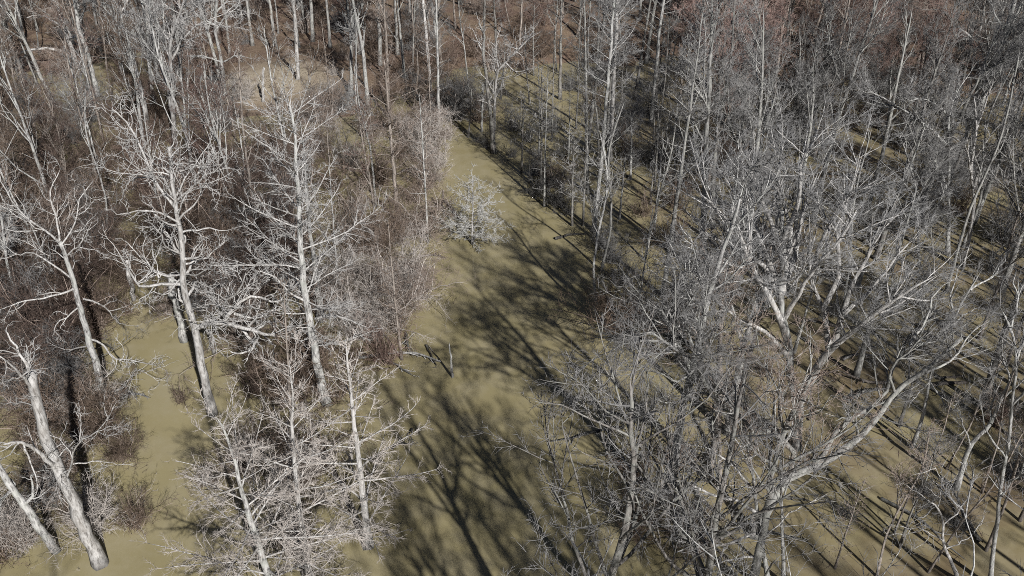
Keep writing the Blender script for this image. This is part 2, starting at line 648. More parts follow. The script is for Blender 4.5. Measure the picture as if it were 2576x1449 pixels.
# the bleached tall tree with the twisted low limb
hero('bleached_tree', 'tall bleached tree with a bare lower trunk and one twisted limb low over the water', 'tree',
     [(535, 1042), (516, 960), (490, 830), (465, 720), (455, 600), (441, 510), (432, 430), (425, 370)], (34, 8), 'knotty', 'white', 'white',
     limbs=[([(447, 530), (395, 465), (358, 380), (320, 310), (265, 262)], 13, 1.5),
            ([(443, 505), (500, 455), (545, 425), (578, 395)], 9, -1),
            ([(450, 560), (400, 535), (335, 532), (285, 542)], 9, -2),
            ([(455, 585), (515, 575), (582, 582)], 9, 2),
            ([(440, 500), (400, 430), (372, 395), (340, 345)], 8, 3),
            ([(440, 500), (470, 440), (500, 400), (530, 350)], 8, 2),
            ([(436, 470), (452, 400), (455, 330)], 7, -1),
            ([(447, 540), (470, 490), (520, 470), (560, 490)], 7, -2),
            ([(462, 715), (405, 715), (352, 722), (322, 680), (290, 620)], 14, -1.5),
            ([(460, 690), (400, 690), (360, 655), (312, 600)], 10, 1.5),
            ([(458, 640), (420, 620), (390, 570), (360, 555)], 8, -2),
            ([(460, 665), (520, 645), (575, 600)], 9, 1),
            ([(462, 690), (500, 690), (545, 660), (560, 700)], 7, -2),
            ([(492, 825), (540, 812), (600, 822), (655, 838), (718, 850)], 25, -2.0),
            ([(560, 815), (590, 770), (640, 745), (700, 760), (735, 715)], 15, 1.0),
            ([(600, 822), (640, 870), (600, 890), (575, 880)], 13, -1.5),
            ([(575, 815), (560, 770), (600, 730), (620, 680)], 13, -2),
            ([(640, 835), (680, 810), (700, 840), (735, 835)], 11, -1), ([(620, 828), (650, 790), (625, 760), (660, 720)], 11, 1.5), ([(655, 838), (690, 870), (680, 895)], 6, -1),
            ([(540, 815), (555, 850), (590, 870)], 6, 1), ([(590, 790), (640, 800), (690, 780), (720, 790)], 11, 2), ([(560, 780), (530, 750), (545, 700)], 6, -1),
            ([(458, 715), (410, 690), (370, 680), (330, 700)], 8, 2), ([(455, 700), (420, 740), (380, 735), (345, 760)], 7, -2), ([(400, 700), (360, 640), (370, 590)], 7, 1)],
     seed=11, thin=.95, dens=1.15, auto=11, autolen=3.2, crown_t=(.42, 1), phrase='the bleached tree with the twisted low limb', flare=1.15)
hero('dead_tree', 'thick dead gray trunk with a torn base and broken top, leaning toward the frame edge', 'dead tree',
     [(252, 1418), (215, 1340), (175, 1240), (140, 1160), (105, 1070), (86, 990), (78, 935)], (46, 28), 'knotty', 'white', 'white',
     limbs=[([(82, 965), (62, 915), (42, 872), (8, 826)], 14, 1), ([(88, 985), (42, 932), (-5, 892)], 14, -1.5),
            ([(80, 940), (70, 900), (62, 860)], 9, 1), ([(150, 1192), (112, 1150), (75, 1122), (40, 1110), (5, 1120)], 22, -2),
            ([(60, 1115), (75, 1165), (95, 1210), (88, 1255)], 8, -1.5),
            ([(168, 1200), (188, 1145), (202, 1108), (236, 1094), (277, 1043)], 9, -1.5), ([(180, 1168), (250, 1160), (305, 1172)], 6, 2),
            ([(200, 1110), (205, 1060), (190, 1010)], 5, 1)],
     seed=12, dens=1.0, phrase='the thick dead trunk with the torn base', flare=1.25)
hero('dead_tree', 'leaning gray snag with few twigs beside the thick torn trunk', 'dead tree',
     [(141, 1387), (100, 1330), (60, 1270), (22, 1215), (-12, 1165)], (30, 20), 'knotty', 'gray', 'gray', auto=5, autolen=2.2, crown_t=(.55, 1),
     seed=13, flare=1.1, phrase='the leaning gray snag')
hero('knotty_tree', 'crooked knotty gray tree with writhing bare limbs, rising out of brown brush', 'tree',
     [(262, 1012), (250, 950), (226, 860), (206, 790), (190, 730), (170, 660), (150, 608)], (25, 11), 'knotty', 'gray', 'white',
     limbs=[([(152, 612), (100, 570), (50, 530), (15, 480), (-10, 430)], 9, 2), ([(165, 645), (210, 602), (232, 556)], 7, -1),
            ([(150, 605), (140, 545), (128, 480), (152, 425)], 8, 1), ([(188, 725), (135, 745), (65, 757), (5, 775)], 9, -2),
            ([(222, 852), (265, 870), (285, 900), (325, 905), (402, 922)], 9, -1), ([(210, 752), (255, 765), (280, 790), (304, 822)], 8, 2),
            ([(195, 775), (145, 815), (131, 848)], 7, -2), ([(228, 870), (180, 880), (140, 900), (120, 960)], 7, 2),
            ([(180, 700), (90, 640), (40, 640), (0, 600)], 8, 2.5), ([(155, 615), (190, 560), (200, 500), (240, 450)], 7, 2),
            ([(255, 985), (300, 980), (350, 930), (410, 970)], 6, -2)],
     seed=14, dens=1.1, phrase='the crooked knotty tree', limb_mat='white')
hero('tall_cypress', 'tallest pale cypress, a dense feathery crown above a long bare trunk by the brush', 'tree',
     [(823, 1015), (800, 920), (785, 850), (768, 740), (756, 620), (750, 500), (745, 400), (735, 300), (722, 235)], (32, 5), 'cypress', 'gray', 'white',
     limbs=[([(793, 802), (830, 795), (880, 805), (930, 826)], 9, -1), ([(775, 760), (720, 730), (680, 690), (640, 680)], 8, -1)],
     seed=15, n=50, lmax=6.4, feather=True, wob=.09, crown_t=(.26, 1), prof=lambda k: (0.55 + 0.45 * math.sin(min(1, k * 1.7) * 2.2)) * (1.1 - .55 * k), ang=1.42, droop=.05, dens=1.15,
     phrase='the tallest pale cypress', limb_mat='white', flare=1.2)
hero('tall_cypress', 'pale cypress trunk tucked close behind the tallest pale cypress', 'tree',
     [(808, 807), (800, 740), (790, 650), (776, 560), (770, 470), (766, 395)], (22, 5), 'cypress', 'gray', 'gray', seed=16, n=44, lmax=3.8,
     crown_t=(.2, 1), ang=1.4, limb_mat='white')
hero('young_cypress', 'slim white young cypress with layered feathery branches, alone at the channel side', 'tree',
     [(926, 1374), (918, 1280), (905, 1180), (893, 1080), (880, 960), (868, 850)], (27, 4), 'cypress', 'white', 'pale', seed=17, n=40, lmax=6.0, feather=True, wob=.07, ang=1.42, droop=.03,
     crown_t=(.08, 1), prof=lambda k: min(1, .65 + k) * (1.05 - .8 * k), group=G_FRONT, phrase='the slim white young cypress', flare=1.5, dens=1.6)
hero('young_cypress', 'white young cypress with a knobbed blunt top, middle one of three near the camera', 'tree',
     [(792, 1505), (768, 1400), (752, 1280), (742, 1180), (735, 1080), (736, 1000), (728, 905)], (26, 4), 'cypress', 'white', 'pale', seed=18, n=44, lmax=5.2, feather=True, wob=.07, ang=1.42, droop=.03,
     crown_t=(.1, 1), prof=lambda k: min(1, .7 + k) * (1.0 - .62 * k), group=G_FRONT, phrase='the young cypress with the knobbed top', dens=1.6)
hero('young_cypress', 'leaning young cypress with long pinkish side branches over the pond', 'tree',
     [(725, 1570), (668, 1425), (626, 1290), (606, 1220), (586, 1140), (560, 1080), (538, 1040)], (32, 4), 'cypress', 'gray', 'pale', seed=19, n=42, lmax=6.4, feather=True, wob=.07, ang=1.42, droop=.03,
     crown_t=(.12, 1), prof=lambda k: min(1, .7 + k) * (1.05 - .66 * k), group=G_FRONT, phrase='the leaning young cypress', limb_mat='white', dens=1.6)
hero('young_cypress', 'small bright frosty white cypress standing alone in the open channel', 'tree',
     [(1188, 614), (1188, 560), (1190, 500), (1188, 440)], (7, 3), 'cypress', 'white', 'frost', seed=20, n=50, lmax=3.7, crown_t=(.05, 1), feather=True, wob=.09,
     prof=lambda k: (.6 + .5 * math.sin(math.pi * min(1, .15 + k * .9))) * (1 - .5 * k), ang=1.5, droop=.01, phrase='the small bright cypress in the channel', dens=2.0)
hero('cypress_tree', 'ragged pinkish cypress with broken lower stubs on the brushy channel bank', 'tree',
     [(1000, 564), (995, 480), (988, 400), (980, 320), (974, 230), (965, 140)], (16, 4), 'cypress', 'brown', 'pink', seed=21, n=48, lmax=4.6,
     crown_t=(.16, 1), prof=lambda k: (.35 + .65 * min(1, k * 2)) * (1.1 - .6 * k), phrase='the ragged pinkish cypress', dens=1.0)
hero('forked_tree', 'forked dead tree on the shaded channel bank, one stem bleached white', 'tree',
     [(1243, 384), (1238, 330), (1231, 255), (1222, 190), (1215, 130), (1218, 95), (1204, 58)], (19, 6), 'knotty', 'dark', 'white',
     limbs=[([(1241, 345), (1247, 250), (1254, 175), (1290, 140), (1332, 96), (1364, 78)], 14, -1.5), ([(1215, 132), (1200, 100), (1186, 66)], 6, 1),
            ([(1254, 170), (1246, 112), (1262, 66)], 7, 1), ([(1270, 155), (1300, 180), (1340, 172)], 6, -1), ([(1300, 130), (1318, 100), (1322, 60)], 6, 1)],
     seed=22, dens=1.0, limb_mat='white', phrase='the forked dead tree on the bank')

G_TALL = 'tall bare trunks rising past the top of the view'
hero('tall_cypress', 'towering pale trunk, the nearer and paler of the twin trunks in the shaded swamp', 'tree',
     [(1532, 404), (1537, 330), (1543, 220), (1549, 100), (1553, 0), (1557, -95)], (17, 8), 'cypress', 'white', 'gray', seed=23, n=30, lmax=5.5,
     crown_t=(.45, 1), prof=lambda k: .5 + .5 * math.sin(k * 3), ang=1.25, phrase='the twin towering trunks', limb_mat='white')
hero('tall_cypress', 'towering slender trunk, darker second of the twin trunks in the shaded swamp', 'tree',
     [(1493, 582), (1508, 450), (1518, 350), (1528, 220), (1540, 60), (1548, -60)], (15, 7), 'cypress', 'gray', 'gray', seed=24, n=34, lmax=3.6,
     crown_t=(.35, 1), prof=lambda k: .4 + .6 * math.sin(k * 3), ang=1.3)

POLE = [  # slim bank trees: points, widths, branch length, branches, bark, twig, label
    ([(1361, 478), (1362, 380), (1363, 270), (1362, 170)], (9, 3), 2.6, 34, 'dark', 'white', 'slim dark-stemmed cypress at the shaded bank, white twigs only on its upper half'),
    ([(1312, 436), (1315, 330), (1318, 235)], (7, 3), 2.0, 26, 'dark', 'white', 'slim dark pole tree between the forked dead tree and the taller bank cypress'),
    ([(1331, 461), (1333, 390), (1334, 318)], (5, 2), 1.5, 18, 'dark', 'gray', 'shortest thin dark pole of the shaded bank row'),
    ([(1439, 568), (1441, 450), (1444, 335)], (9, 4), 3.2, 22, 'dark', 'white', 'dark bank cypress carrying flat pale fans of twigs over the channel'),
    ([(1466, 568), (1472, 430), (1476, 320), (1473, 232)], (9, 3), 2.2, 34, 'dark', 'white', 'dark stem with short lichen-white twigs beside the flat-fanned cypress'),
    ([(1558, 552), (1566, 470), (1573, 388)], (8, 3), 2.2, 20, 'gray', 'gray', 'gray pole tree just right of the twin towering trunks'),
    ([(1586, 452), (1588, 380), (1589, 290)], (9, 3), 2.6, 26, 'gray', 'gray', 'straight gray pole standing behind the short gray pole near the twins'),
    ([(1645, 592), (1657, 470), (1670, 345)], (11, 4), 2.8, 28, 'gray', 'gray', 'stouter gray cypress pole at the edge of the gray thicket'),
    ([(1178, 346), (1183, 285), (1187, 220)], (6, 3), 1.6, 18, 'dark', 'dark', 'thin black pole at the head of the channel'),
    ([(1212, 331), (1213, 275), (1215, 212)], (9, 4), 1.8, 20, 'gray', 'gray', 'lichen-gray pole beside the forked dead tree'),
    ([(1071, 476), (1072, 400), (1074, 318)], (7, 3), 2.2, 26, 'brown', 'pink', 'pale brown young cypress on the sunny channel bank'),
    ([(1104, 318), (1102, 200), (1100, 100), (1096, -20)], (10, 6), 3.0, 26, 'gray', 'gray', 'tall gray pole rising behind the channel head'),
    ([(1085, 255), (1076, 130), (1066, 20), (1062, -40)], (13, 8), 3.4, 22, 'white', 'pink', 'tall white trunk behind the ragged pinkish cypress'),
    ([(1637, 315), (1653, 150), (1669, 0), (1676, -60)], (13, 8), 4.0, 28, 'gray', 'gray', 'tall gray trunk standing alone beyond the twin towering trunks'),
    ([(890, 116), (886, 40), (882, -60)], (14, 10), 4.0, 18, 'gray', 'rust', 'stout dark-footed trunk beyond the tan clearing'),
    ([(750, 212), (745, 90), (738, 15), (733, -60)], (14, 9), 4.4, 14, 'white', 'gray', 'white trunk standing on the sunlit tan clearing'),
]
for i, (pts, w, lm, nn, bk, tw, lab) in enumerate(POLE):
    hero('pole_tree', lab, 'tree', pts, w, 'cypress', bk, tw, seed=40 + i, n=nn, lmax=lm, crown_t=(.3, 1), dens=.85,
         prof=lambda k: (.45 + .55 * min(1, k * 2.2)) * (1.1 - .65 * k), ang=1.35, flare=1.25,
         zbase=0.6 if i in (14, 15) else 0.0, phrase={15: 'the white trunk on the tan clearing', 13: 'the lone tall gray trunk'}.get(i))

# tall trunks of the upper left
hero('tall_tree', 'straight white trunk, bare from the water up, nearest of the tall group in brown brush', 'tree',
     [(381, 358), (341, 172), (310, 65), (296, -10), (285, -90)], (17, 10), 'spread', 'white', 'gray', auto=9, autolen=6, crown_t=(.62, 1), seed=61, group=G_TALL,
     phrase='the straight white trunk')
hero('tall_tree', 'pale trunk just behind the straight white trunk, foot in open water', 'tree',
     [(393, 292), (376, 170), (370, 50), (363, -50)], (14, 8), 'spread', 'gray', 'gray', auto=9, autolen=6, crown_t=(.5, 1), seed=62, group=G_TALL)
hero('tall_tree', 'broad pale tree that splits low into two tall stems', 'tree',
     [(440, 372), (432, 280), (419, 190), (386, 100), (364, 0), (350, -60)], (18, 8), 'spread', 'white', 'white',
     limbs=[([(438, 350), (433, 220), (430, 100), (466, 0), (480, -60)], 15, -2), ([(430, 110), (400, 60), (395, 0)], 8, 2),
            ([(432, 150), (480, 75), (540, 45), (600, 20)], 8, -2), ([(400, 140), (350, 90), (330, 30)], 8, 1), ([(420, 195), (440, 130), (500, 90)], 7, 2)],
     seed=63, dens=.9, group=G_TALL, phrase='the pale tree split into two stems')
hero('tall_tree', 'gray trunk behind the brush mound with white limbs reaching both ways', 'tree',
     [(246, 242), (221, 136), (201, 80), (188, 10), (180, -50)], (15, 9), 'spread', 'gray', 'gray', auto=8, autolen=6, crown_t=(.55, 1), seed=64, group=G_TALL,
     phrase='the gray trunk behind the brush mound')
hero('tall_tree', 'pale trunk with long white drooping limbs near the bluish water', 'tree',
     [(198, 172), (166, 82), (141, 5), (128, -60)], (15, 9), 'spread', 'white', 'white',
     limbs=[([(171, 97), (225, 90), (250, 100), (277, 72)], 10, -1), ([(164, 130), (118, 122), (45, 136), (0, 180)], 10, -2),
            ([(160, 70), (110, 40), (60, 45)], 8, 1), ([(150, 30), (190, 10), (230, 20)], 8, -1), ([(145, 10), (100, -20), (60, -60)], 8, 1)],
     seed=65, dens=.9, group=G_TALL)
hero('tall_tree', 'gray tree with a broad white limb beside the tan clearing', 'tree',
     [(568, 252), (556, 150), (541, 72), (546, 0), (548, -60)], (13, 7), 'spread', 'gray', 'white',
     limbs=[([(542, 75), (570, 40), (610, 10)], 7, 1), ([(545, 65), (505, 45), (480, 20)], 7, -1), ([(556, 160), (595, 140), (640, 150)], 6, -1),
            ([(556, 155), (500, 140), (470, 160)], 7, -1), ([(545, 30), (580, -10), (600, -60)], 6, 1)],
     seed=66, group=G_TALL, phrase='the gray tree with the broad white limb')

# the big spreading trees of the right half
hero('spreading_tree', 'broad spreading gray tree whose limbs fan into a wide silvery crown', 'tree',
     [(2000, 1125), (2008, 1060), (2010, 1010), (1992, 955), (1981, 850), (1962, 745), (1972, 650), (1968, 530)], (34, 11), 'spread', 'gray', 'silver', auto=5, autolen=6.0, crown_t=(.5, .95), limb_mat='white',
     limbs=[([(2010, 1012), (2042, 950), (2088, 880), (2135, 842), (2200, 790), (2290, 728), (2360, 690)], 17, -2),
            ([(2086, 882), (2068, 778), (2046, 722), (2038, 640), (2060, 560)], 12, 1.5), ([(2090, 878), (2122, 790), (2142, 715), (2200, 620), (2230, 540)], 12, 1),
            ([(1984, 870), (1950, 770), (1900, 690), (1868, 600), (1800, 520), (1740, 470)], 13, -2),
            ([(1966, 770), (1930, 680), (1880, 640), (1800, 600), (1720, 560)], 10, 2), ([(1965, 740), (2000, 640), (2020, 530), (2060, 430)], 11, 2),
            ([(1972, 650), (1940, 560), (1900, 470), (1880, 380)], 10, 1), ([(1970, 600), (2010, 500), (2020, 400), (2080, 320)], 9, -2),
            ([(1975, 800), (2030, 700), (2100, 620), (2160, 520)], 9, -3), ([(1985, 900), (1920, 830), (1840, 790), (1760, 700)], 9, -3),
            ([(1975, 690), (1990, 580), (1960, 450), (1970, 350)], 9, 4),
            ([(1983, 860), (1930, 740), (1840, 660), (1740, 640), (1640, 650)], 9, -1), ([(2068, 780), (2110, 690), (2110, 580), (2150, 440), (2170, 360)], 9, 3),
            ([(1966, 740), (1910, 600), (1860, 500), (1790, 410)], 9, 3), ([(2122, 790), (2190, 730), (2260, 640), (2320, 570)], 8, 2),
            ([(2040, 700), (2070, 600), (2130, 500), (2210, 450)], 8, -3)],
     seed=71, clear=.4, lscale=1.7, dens=1.0, phrase='the broad spreading gray tree')
hero('leaning_tree', 'heavy leaning tree with two dark limbs stretched low over the striped water', 'tree',
     [(1897, 1345), (1918, 1308), (1942, 1262), (1970, 1215), (2000, 1195), (2068, 1170), (2113, 1135), (2168, 1095), (2208, 1050), (2248, 990), (2300, 950), (2360, 905), (2420, 850)],
     (34, 10), 'spread', 'ash', 'gray',
     limbs=[([(2040, 1180), (2088, 1120), (2117, 1065), (2177, 1035), (2217, 1005), (2238, 972), (2233, 952), (2258, 908), (2288, 868), (2385, 855)], 17, 2),
            ([(1985, 1200), (1995, 1120), (1932, 1085), (1867, 1055), (1817, 1025), (1790, 992), (1752, 925), (1717, 893), (1676, 858), (1620, 832), (1540, 850)], 18, -2),
            ([(1792, 995), (1750, 985), (1700, 1010), (1640, 1000)], 8, -1), ([(1717, 893), (1660, 780), (1600, 770), (1560, 800)], 8, 2),
            ([(1752, 925), (1700, 960), (1640, 930), (1560, 920)], 7, -2), ([(1676, 858), (1600, 860), (1520, 890), (1450, 930)], 7, 1),
            ([(1700, 880), (1690, 800), (1640, 740), (1560, 730)], 7, 2), ([(2160, 1100), (2150, 1070), (2120, 1050), (2100, 1060)], 10, -2),
            ([(2250, 985), (2240, 930), (2310, 860), (2370, 790)], 9, -1), ([(2288, 868), (2330, 800), (2350, 740), (2420, 690)], 8, 2),
            ([(2310, 945), (2400, 900), (2450, 830), (2500, 800)], 9, 3)],
     seed=72, clear=.25, lscale=.95, dens=1.1, phrase='the heavy leaning tree', limb_mat='ash')
hero('spreading_tree', 'pinkish-topped slender tree in front of the heavy leaning tree', 'tree',
     [(1972, 1470), (1966, 1275), (1962, 1135), (1940, 1080)], (13, 5), 'spread', 'gray', 'pink',
     limbs=[([(1964, 1140), (1990, 1080), (2000, 1000), (2040, 940)], 6, 1), ([(1963, 1150), (1900, 1090), (1880, 1020), (1850, 960)], 6, 1),
            ([(1966, 1280), (1930, 1180), (1890, 1130), (1850, 1110)], 5, -1), ([(1966, 1260), (2010, 1160), (2060, 1130)], 6, -1),
            ([(1950, 1100), (1950, 1020), (1930, 930)], 5, 0), ([(1960, 1130), (1975, 1040), (1960, 960)], 5, -2)],
     seed=73, dens=1.0, phrase='the pinkish-topped slender tree')
hero('spreading_tree', 'gray tree at the lower edge with limbs arching low toward the channel', 'tree',
     [(1940, 1500), (1925, 1420), (1908, 1315), (1893, 1200), (1880, 1110)], (18, 6), 'spread', 'gray', 'gray',
     limbs=[([(1905, 1290), (1850, 1262), (1792, 1245), (1717, 1212), (1640, 1215), (1580, 1240)], 10, -2), ([(1912, 1340), (1830, 1370), (1760, 1375), (1680, 1350)], 9, -2),
            ([(1898, 1240), (1840, 1170), (1780, 1130), (1700, 1110)], 8, 1), ([(1920, 1400), (1830, 1410), (1740, 1450)], 8, -1),
            ([(1895, 1200), (1860, 1120), (1820, 1060)], 7, 2), ([(1915, 1360), (1990, 1290), (2050, 1260)], 6, 1)],
     seed=74, dens=.8, phrase='the arching tree at the lower edge', limb_mat='white')
hero('gray_tree', 'tall gray tree with a clear straight trunk and a long limb arching over gray thicket', 'tree',
     [(2384, 642), (2387, 450), (2385, 350), (2378, 275), (2390, 200)], (14, 5), 'spread', 'gray', 'gray',
     limbs=[([(2385, 368), (2342, 325), (2282, 282), (2237, 256), (2165, 215)], 10, -1), ([(2384, 480), (2357, 415), (2327, 350), (2280, 320)], 9, 1),
            ([(2386, 380), (2430, 340), (2460, 270)], 8, 1), ([(2380, 285), (2330, 250), (2280, 256)], 7, -2), ([(2385, 330), (2400, 250), (2440, 180)], 7, 2)],
     seed=75, dens=1.2, phrase='the straight-trunked gray tree')
hero('gray_tree', 'pale crooked trunk forking high beside the straight-trunked gray tree', 'tree',
     [(2420, 672), (2440, 590), (2450, 500), (2443, 430), (2455, 325), (2450, 240)], (14, 5), 'spread', 'white', 'gray',
     limbs=[([(2452, 470), (2467, 415), (2517, 360), (2540, 320)], 9, 1), ([(2445, 440), (2430, 375), (2400, 340)], 7, -1), ([(2455, 330), (2480, 260), (2500, 200)], 7, 1),
            ([(2452, 400), (2500, 330), (2560, 270)], 7, -2)],
     seed=76, dens=1.15, phrase='the pale crooked trunk')
hero('gray_tree', 'slim bent gray tree between the silvery crown and the straight trunk', 'tree',
     [(2312, 672), (2307, 500), (2292, 425), (2260, 328)], (10, 4), 'spread', 'gray', 'gray', auto=8, autolen=3.5, crown_t=(.45, 1), seed=77, dens=1.1)
hero('tall_tree', 'stout pale trunk leaning into the upper corner beyond the gray thicket', 'tree',
     [(2440, 415), (2458, 300), (2488, 200), (2518, 112), (2548, 20), (2565, -50)], (22, 11), 'spread', 'gray', 'gray',
     limbs=[([(2500, 165), (2460, 110), (2400, 60), (2360, 20)], 10, -1), ([(2515, 120), (2570, 90), (2620, 70)], 9, -1), ([(2530, 80), (2500, 30), (2490, -30)], 8, 1),
            ([(2490, 195), (2540, 160), (2590, 110)], 8, 2)],
     seed=78, dens=1.0, group=G_TALL, phrase='the stout trunk leaning into the upper corner')
hero('gray_tree', 'slim pale tree leaning over the water stripes, a forked branch at its crook', 'tree',
     [(2292, 1127), (2317, 1065), (2337, 965), (2367, 870), (2388, 825), (2425, 750), (2470, 680)], (13, 5), 'spread', 'gray', 'gray',
     limbs=[([(2340, 960), (2300, 1000), (2280, 1030)], 4, -1), ([(2342, 965), (2380, 1020), (2440, 1040)], 6, -2), ([(2388, 825), (2430, 790), (2470, 770)], 7, 1),
            ([(2400, 800), (2390, 740), (2420, 660)], 7, 1), ([(2440, 730), (2500, 690), (2540, 620)], 6, 2)],
     seed=79, dens=1.0, phrase='the slim pale tree over the stripes')
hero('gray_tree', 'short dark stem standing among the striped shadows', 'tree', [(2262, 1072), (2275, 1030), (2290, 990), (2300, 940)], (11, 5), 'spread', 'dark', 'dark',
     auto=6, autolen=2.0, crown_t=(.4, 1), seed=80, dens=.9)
hero('gray_tree', 'lichened gray tree leaning along the edge above the dark thicket', 'tree',
     [(2405, 1230), (2417, 1195), (2438, 1125), (2487, 1072), (2518, 1005), (2545, 950), (2570, 860)], (17, 7), 'spread', 'gray', 'gray',
     limbs=[([(2490, 1068), (2500, 980), (2480, 900)], 7, 1), ([(2518, 1005), (2570, 960), (2610, 900)], 7, -1), ([(2540, 960), (2520, 880), (2540, 800)], 7, 1),
            ([(2440, 1120), (2420, 1060), (2400, 1000)], 6, -1)], seed=81, dens=1.1)
hero('gray_tree', 'long gray trunk running up the edge from the dark thicket', 'tree',
     [(2488, 1475), (2500, 1380), (2518, 1225), (2538, 1110), (2546, 1010), (2557, 900), (2542, 825), (2512, 765)], (15, 6), 'spread', 'gray', 'gray',
     limbs=[([(2557, 900), (2590, 830), (2600, 760)], 8, 1), ([(2545, 1020), (2600, 960), (2640, 900)], 7, -1), ([(2530, 1150), (2480, 1080), (2470, 1010)], 7, 1),
            ([(2512, 1260), (2570, 1180), (2600, 1120)], 7, -1), ([(2540, 830), (2560, 770), (2550, 700)], 6, 1)], seed=82, dens=1.1, phrase='the long gray edge trunk')
hero('knotty_tree', 'small crooked pale tree with twisted arms in the dark lower thicket', 'tree',
     [(2412, 1460), (2396, 1420), (2373, 1365), (2372, 1315), (2357, 1275), (2326, 1254)], (13, 5), 'knotty', 'white', 'gray',
     limbs=[([(2373, 1320), (2420, 1275), (2445, 1220), (2440, 1160)], 7, 1), ([(2358, 1276), (2370, 1220), (2350, 1170)], 5, -1), ([(2372, 1360), (2310, 1330), (2270, 1350)], 5, -1),
            ([(2380, 1380), (2440, 1350), (2480, 1290)], 6, 1), ([(2328, 1254), (2290, 1230), (2250, 1240)], 5, 1)], seed=83, dens=1.2, phrase='the small crooked pale tree')
hero('gray_tree', 'thin dark sapling bending over the stripes near the small crooked pale tree', 'tree',
     [(2262, 1377), (2288, 1300), (2332, 1200), (2358, 1112)], (8, 3), 'spread', 'dark', 'gray', auto=8, autolen=2.4, crown_t=(.3, 1), seed=84, dens=1.0)
hero('gray_tree', 'rough brown trunk in shade left of the silvery crown', 'tree', [(1755, 918), (1767, 825), (1773, 725), (1785, 640), (1790, 560)], (13, 5), 'spread', 'brown', 'gray',
     auto=9, autolen=3.5, crown_t=(.4, 1), seed=85, dens=1.1)
hero('gray_tree', 'knobbly brown trunk below the arching white limb', 'tree', [(1812, 1235), (1811, 1160), (1809, 1085), (1800, 1000), (1806, 930)], (12, 5), 'spread', 'brown', 'gray',
     auto=8, autolen=3.0, crown_t=(.4, 1), seed=86, dens=1.1)
hero('gray_tree', 'stout brown leaning trunk behind the broad spreading gray tree', 'tree',
     [(1852, 1012), (1890, 880), (1913, 790), (1932, 715), (1940, 620)], (22, 8), 'spread', 'brown', 'gray', auto=7, autolen=4, crown_t=(.55, 1), seed=87, dens=.8)

# trees just out of view whose shadows fall across the channel, and the crowns of the lower middle
for i, (x, y, H, bk, tw, lab) in enumerate([
        (7.4, 21.5, 20.0, 'dark', 'gray', 'tall gray tree whose shadow crosses the whole channel'),
        (12.0, 28.5, 15.0, 'ash', 'pink', 'fine-twigged tree between the arching tree and the channel'),
        (3.6, 21.0, 20.0, 'dark', 'gray', 'dark-barked tree whose wide crown shadow reaches the left bank'),
        (9.5, 12.0, 21.0, 'gray', 'gray', 'tall tree below the view whose crown shadow darkens the lower channel'),
        (6.3, 11.5, 20.0, 'gray', 'gray', 'tree below the view shading the foot of the channel'),
        (12.8, 12.5, 20.5, 'gray', 'gray', 'tree below the view shading the water under the arching tree'),
        (3.2, 15.5, 14.0, 'gray', 'gray', 'tree below the camera throwing a crown shadow on the water'),
        (11.5, 36.5, 14.5, 'brown', 'pink', 'short fine pink-twigged tree at the shaded channel edge'),
        (13.5, 40.5, 17.0, 'gray', 'gray', 'gray tree rising through the arching limb twigs')]):
    rng = np.random.default_rng(300 + i)
    top = np.array([rng.normal(0, .6), rng.normal(0, .6), H])
    P, R = trunk_tube(rng, [np.zeros(3), top * .35 + rng.normal(0, .15, 3), top * .7 + rng.normal(0, .3, 3), top], .26, .05)
    par, t, pt, D, rad = kids(rng, P[None], R[None], np.array([14]), .42, .97, .72, .15)
    ln = (8.4 - 6.0 * (t - .4) / .6) * (.75 + .45 * rng.random(14)) * H / 18
    s1 = grow(rng, pt, D, ln, np.clip(rad * .55, .035, .13), 9, .11, .07, .2)
    root = emit_tree('bare_tree', (x, y, 0), rng, (P, R), [s1], thinner(spread_levels(1, .8), .8)[:3], bk, tw)
    tag(root, lab, 'tree')

# ------------------------------------------------------------------ prototypes for the rest of the wood
def proto_spread(seed, H, nl=8, vase=0.62, dens=0.9, t0=.42, llen=6.5, r=.24, separate=True):
    rng = np.random.default_rng(seed)
    top = np.array([rng.normal(0, H * .05), rng.normal(0, H * .05), H])
    P, R = trunk_tube(rng, [np.zeros(3), top * .35 + rng.normal(0, .2, 3), top * .7 + rng.normal(0, .35, 3), top], r, .045)
    par, t, pt, D, rad = kids(rng, P[None], R[None], np.array([nl]), t0, .97, vase, .15)
    ln = llen * (1.15 - .85 * (t - t0) / (1 - t0)) * (.75 + .45 * rng.random(nl))
    s1 = grow(rng, pt, D, ln, np.clip(rad * .55, .03, .13), 8, .11, .10, .2)
    return (P, R), [s1], spread_levels(1, dens, .08), separate, rng


def proto_cyp(seed, H, n, lmax, t0, dens=.85, r=.16, ang=1.35):
    rng = np.random.default_rng(seed)
    top = np.array([rng.normal(0, H * .02), rng.normal(0, H * .02), H])
    P, R = trunk_tube(rng, [np.zeros(3), top * .5 + rng.normal(0, .1, 3), top], r, .03, flare=1.5)
    s1 = cypress_limbs(rng, P, R, n, t0, .985, lmax, lambda k: (.5 + .5 * min(1, k * 2.2)) * (1.08 - .75 * k), ang)
    return (P, R), [s1], cypress_levels(1, dens), False, rng


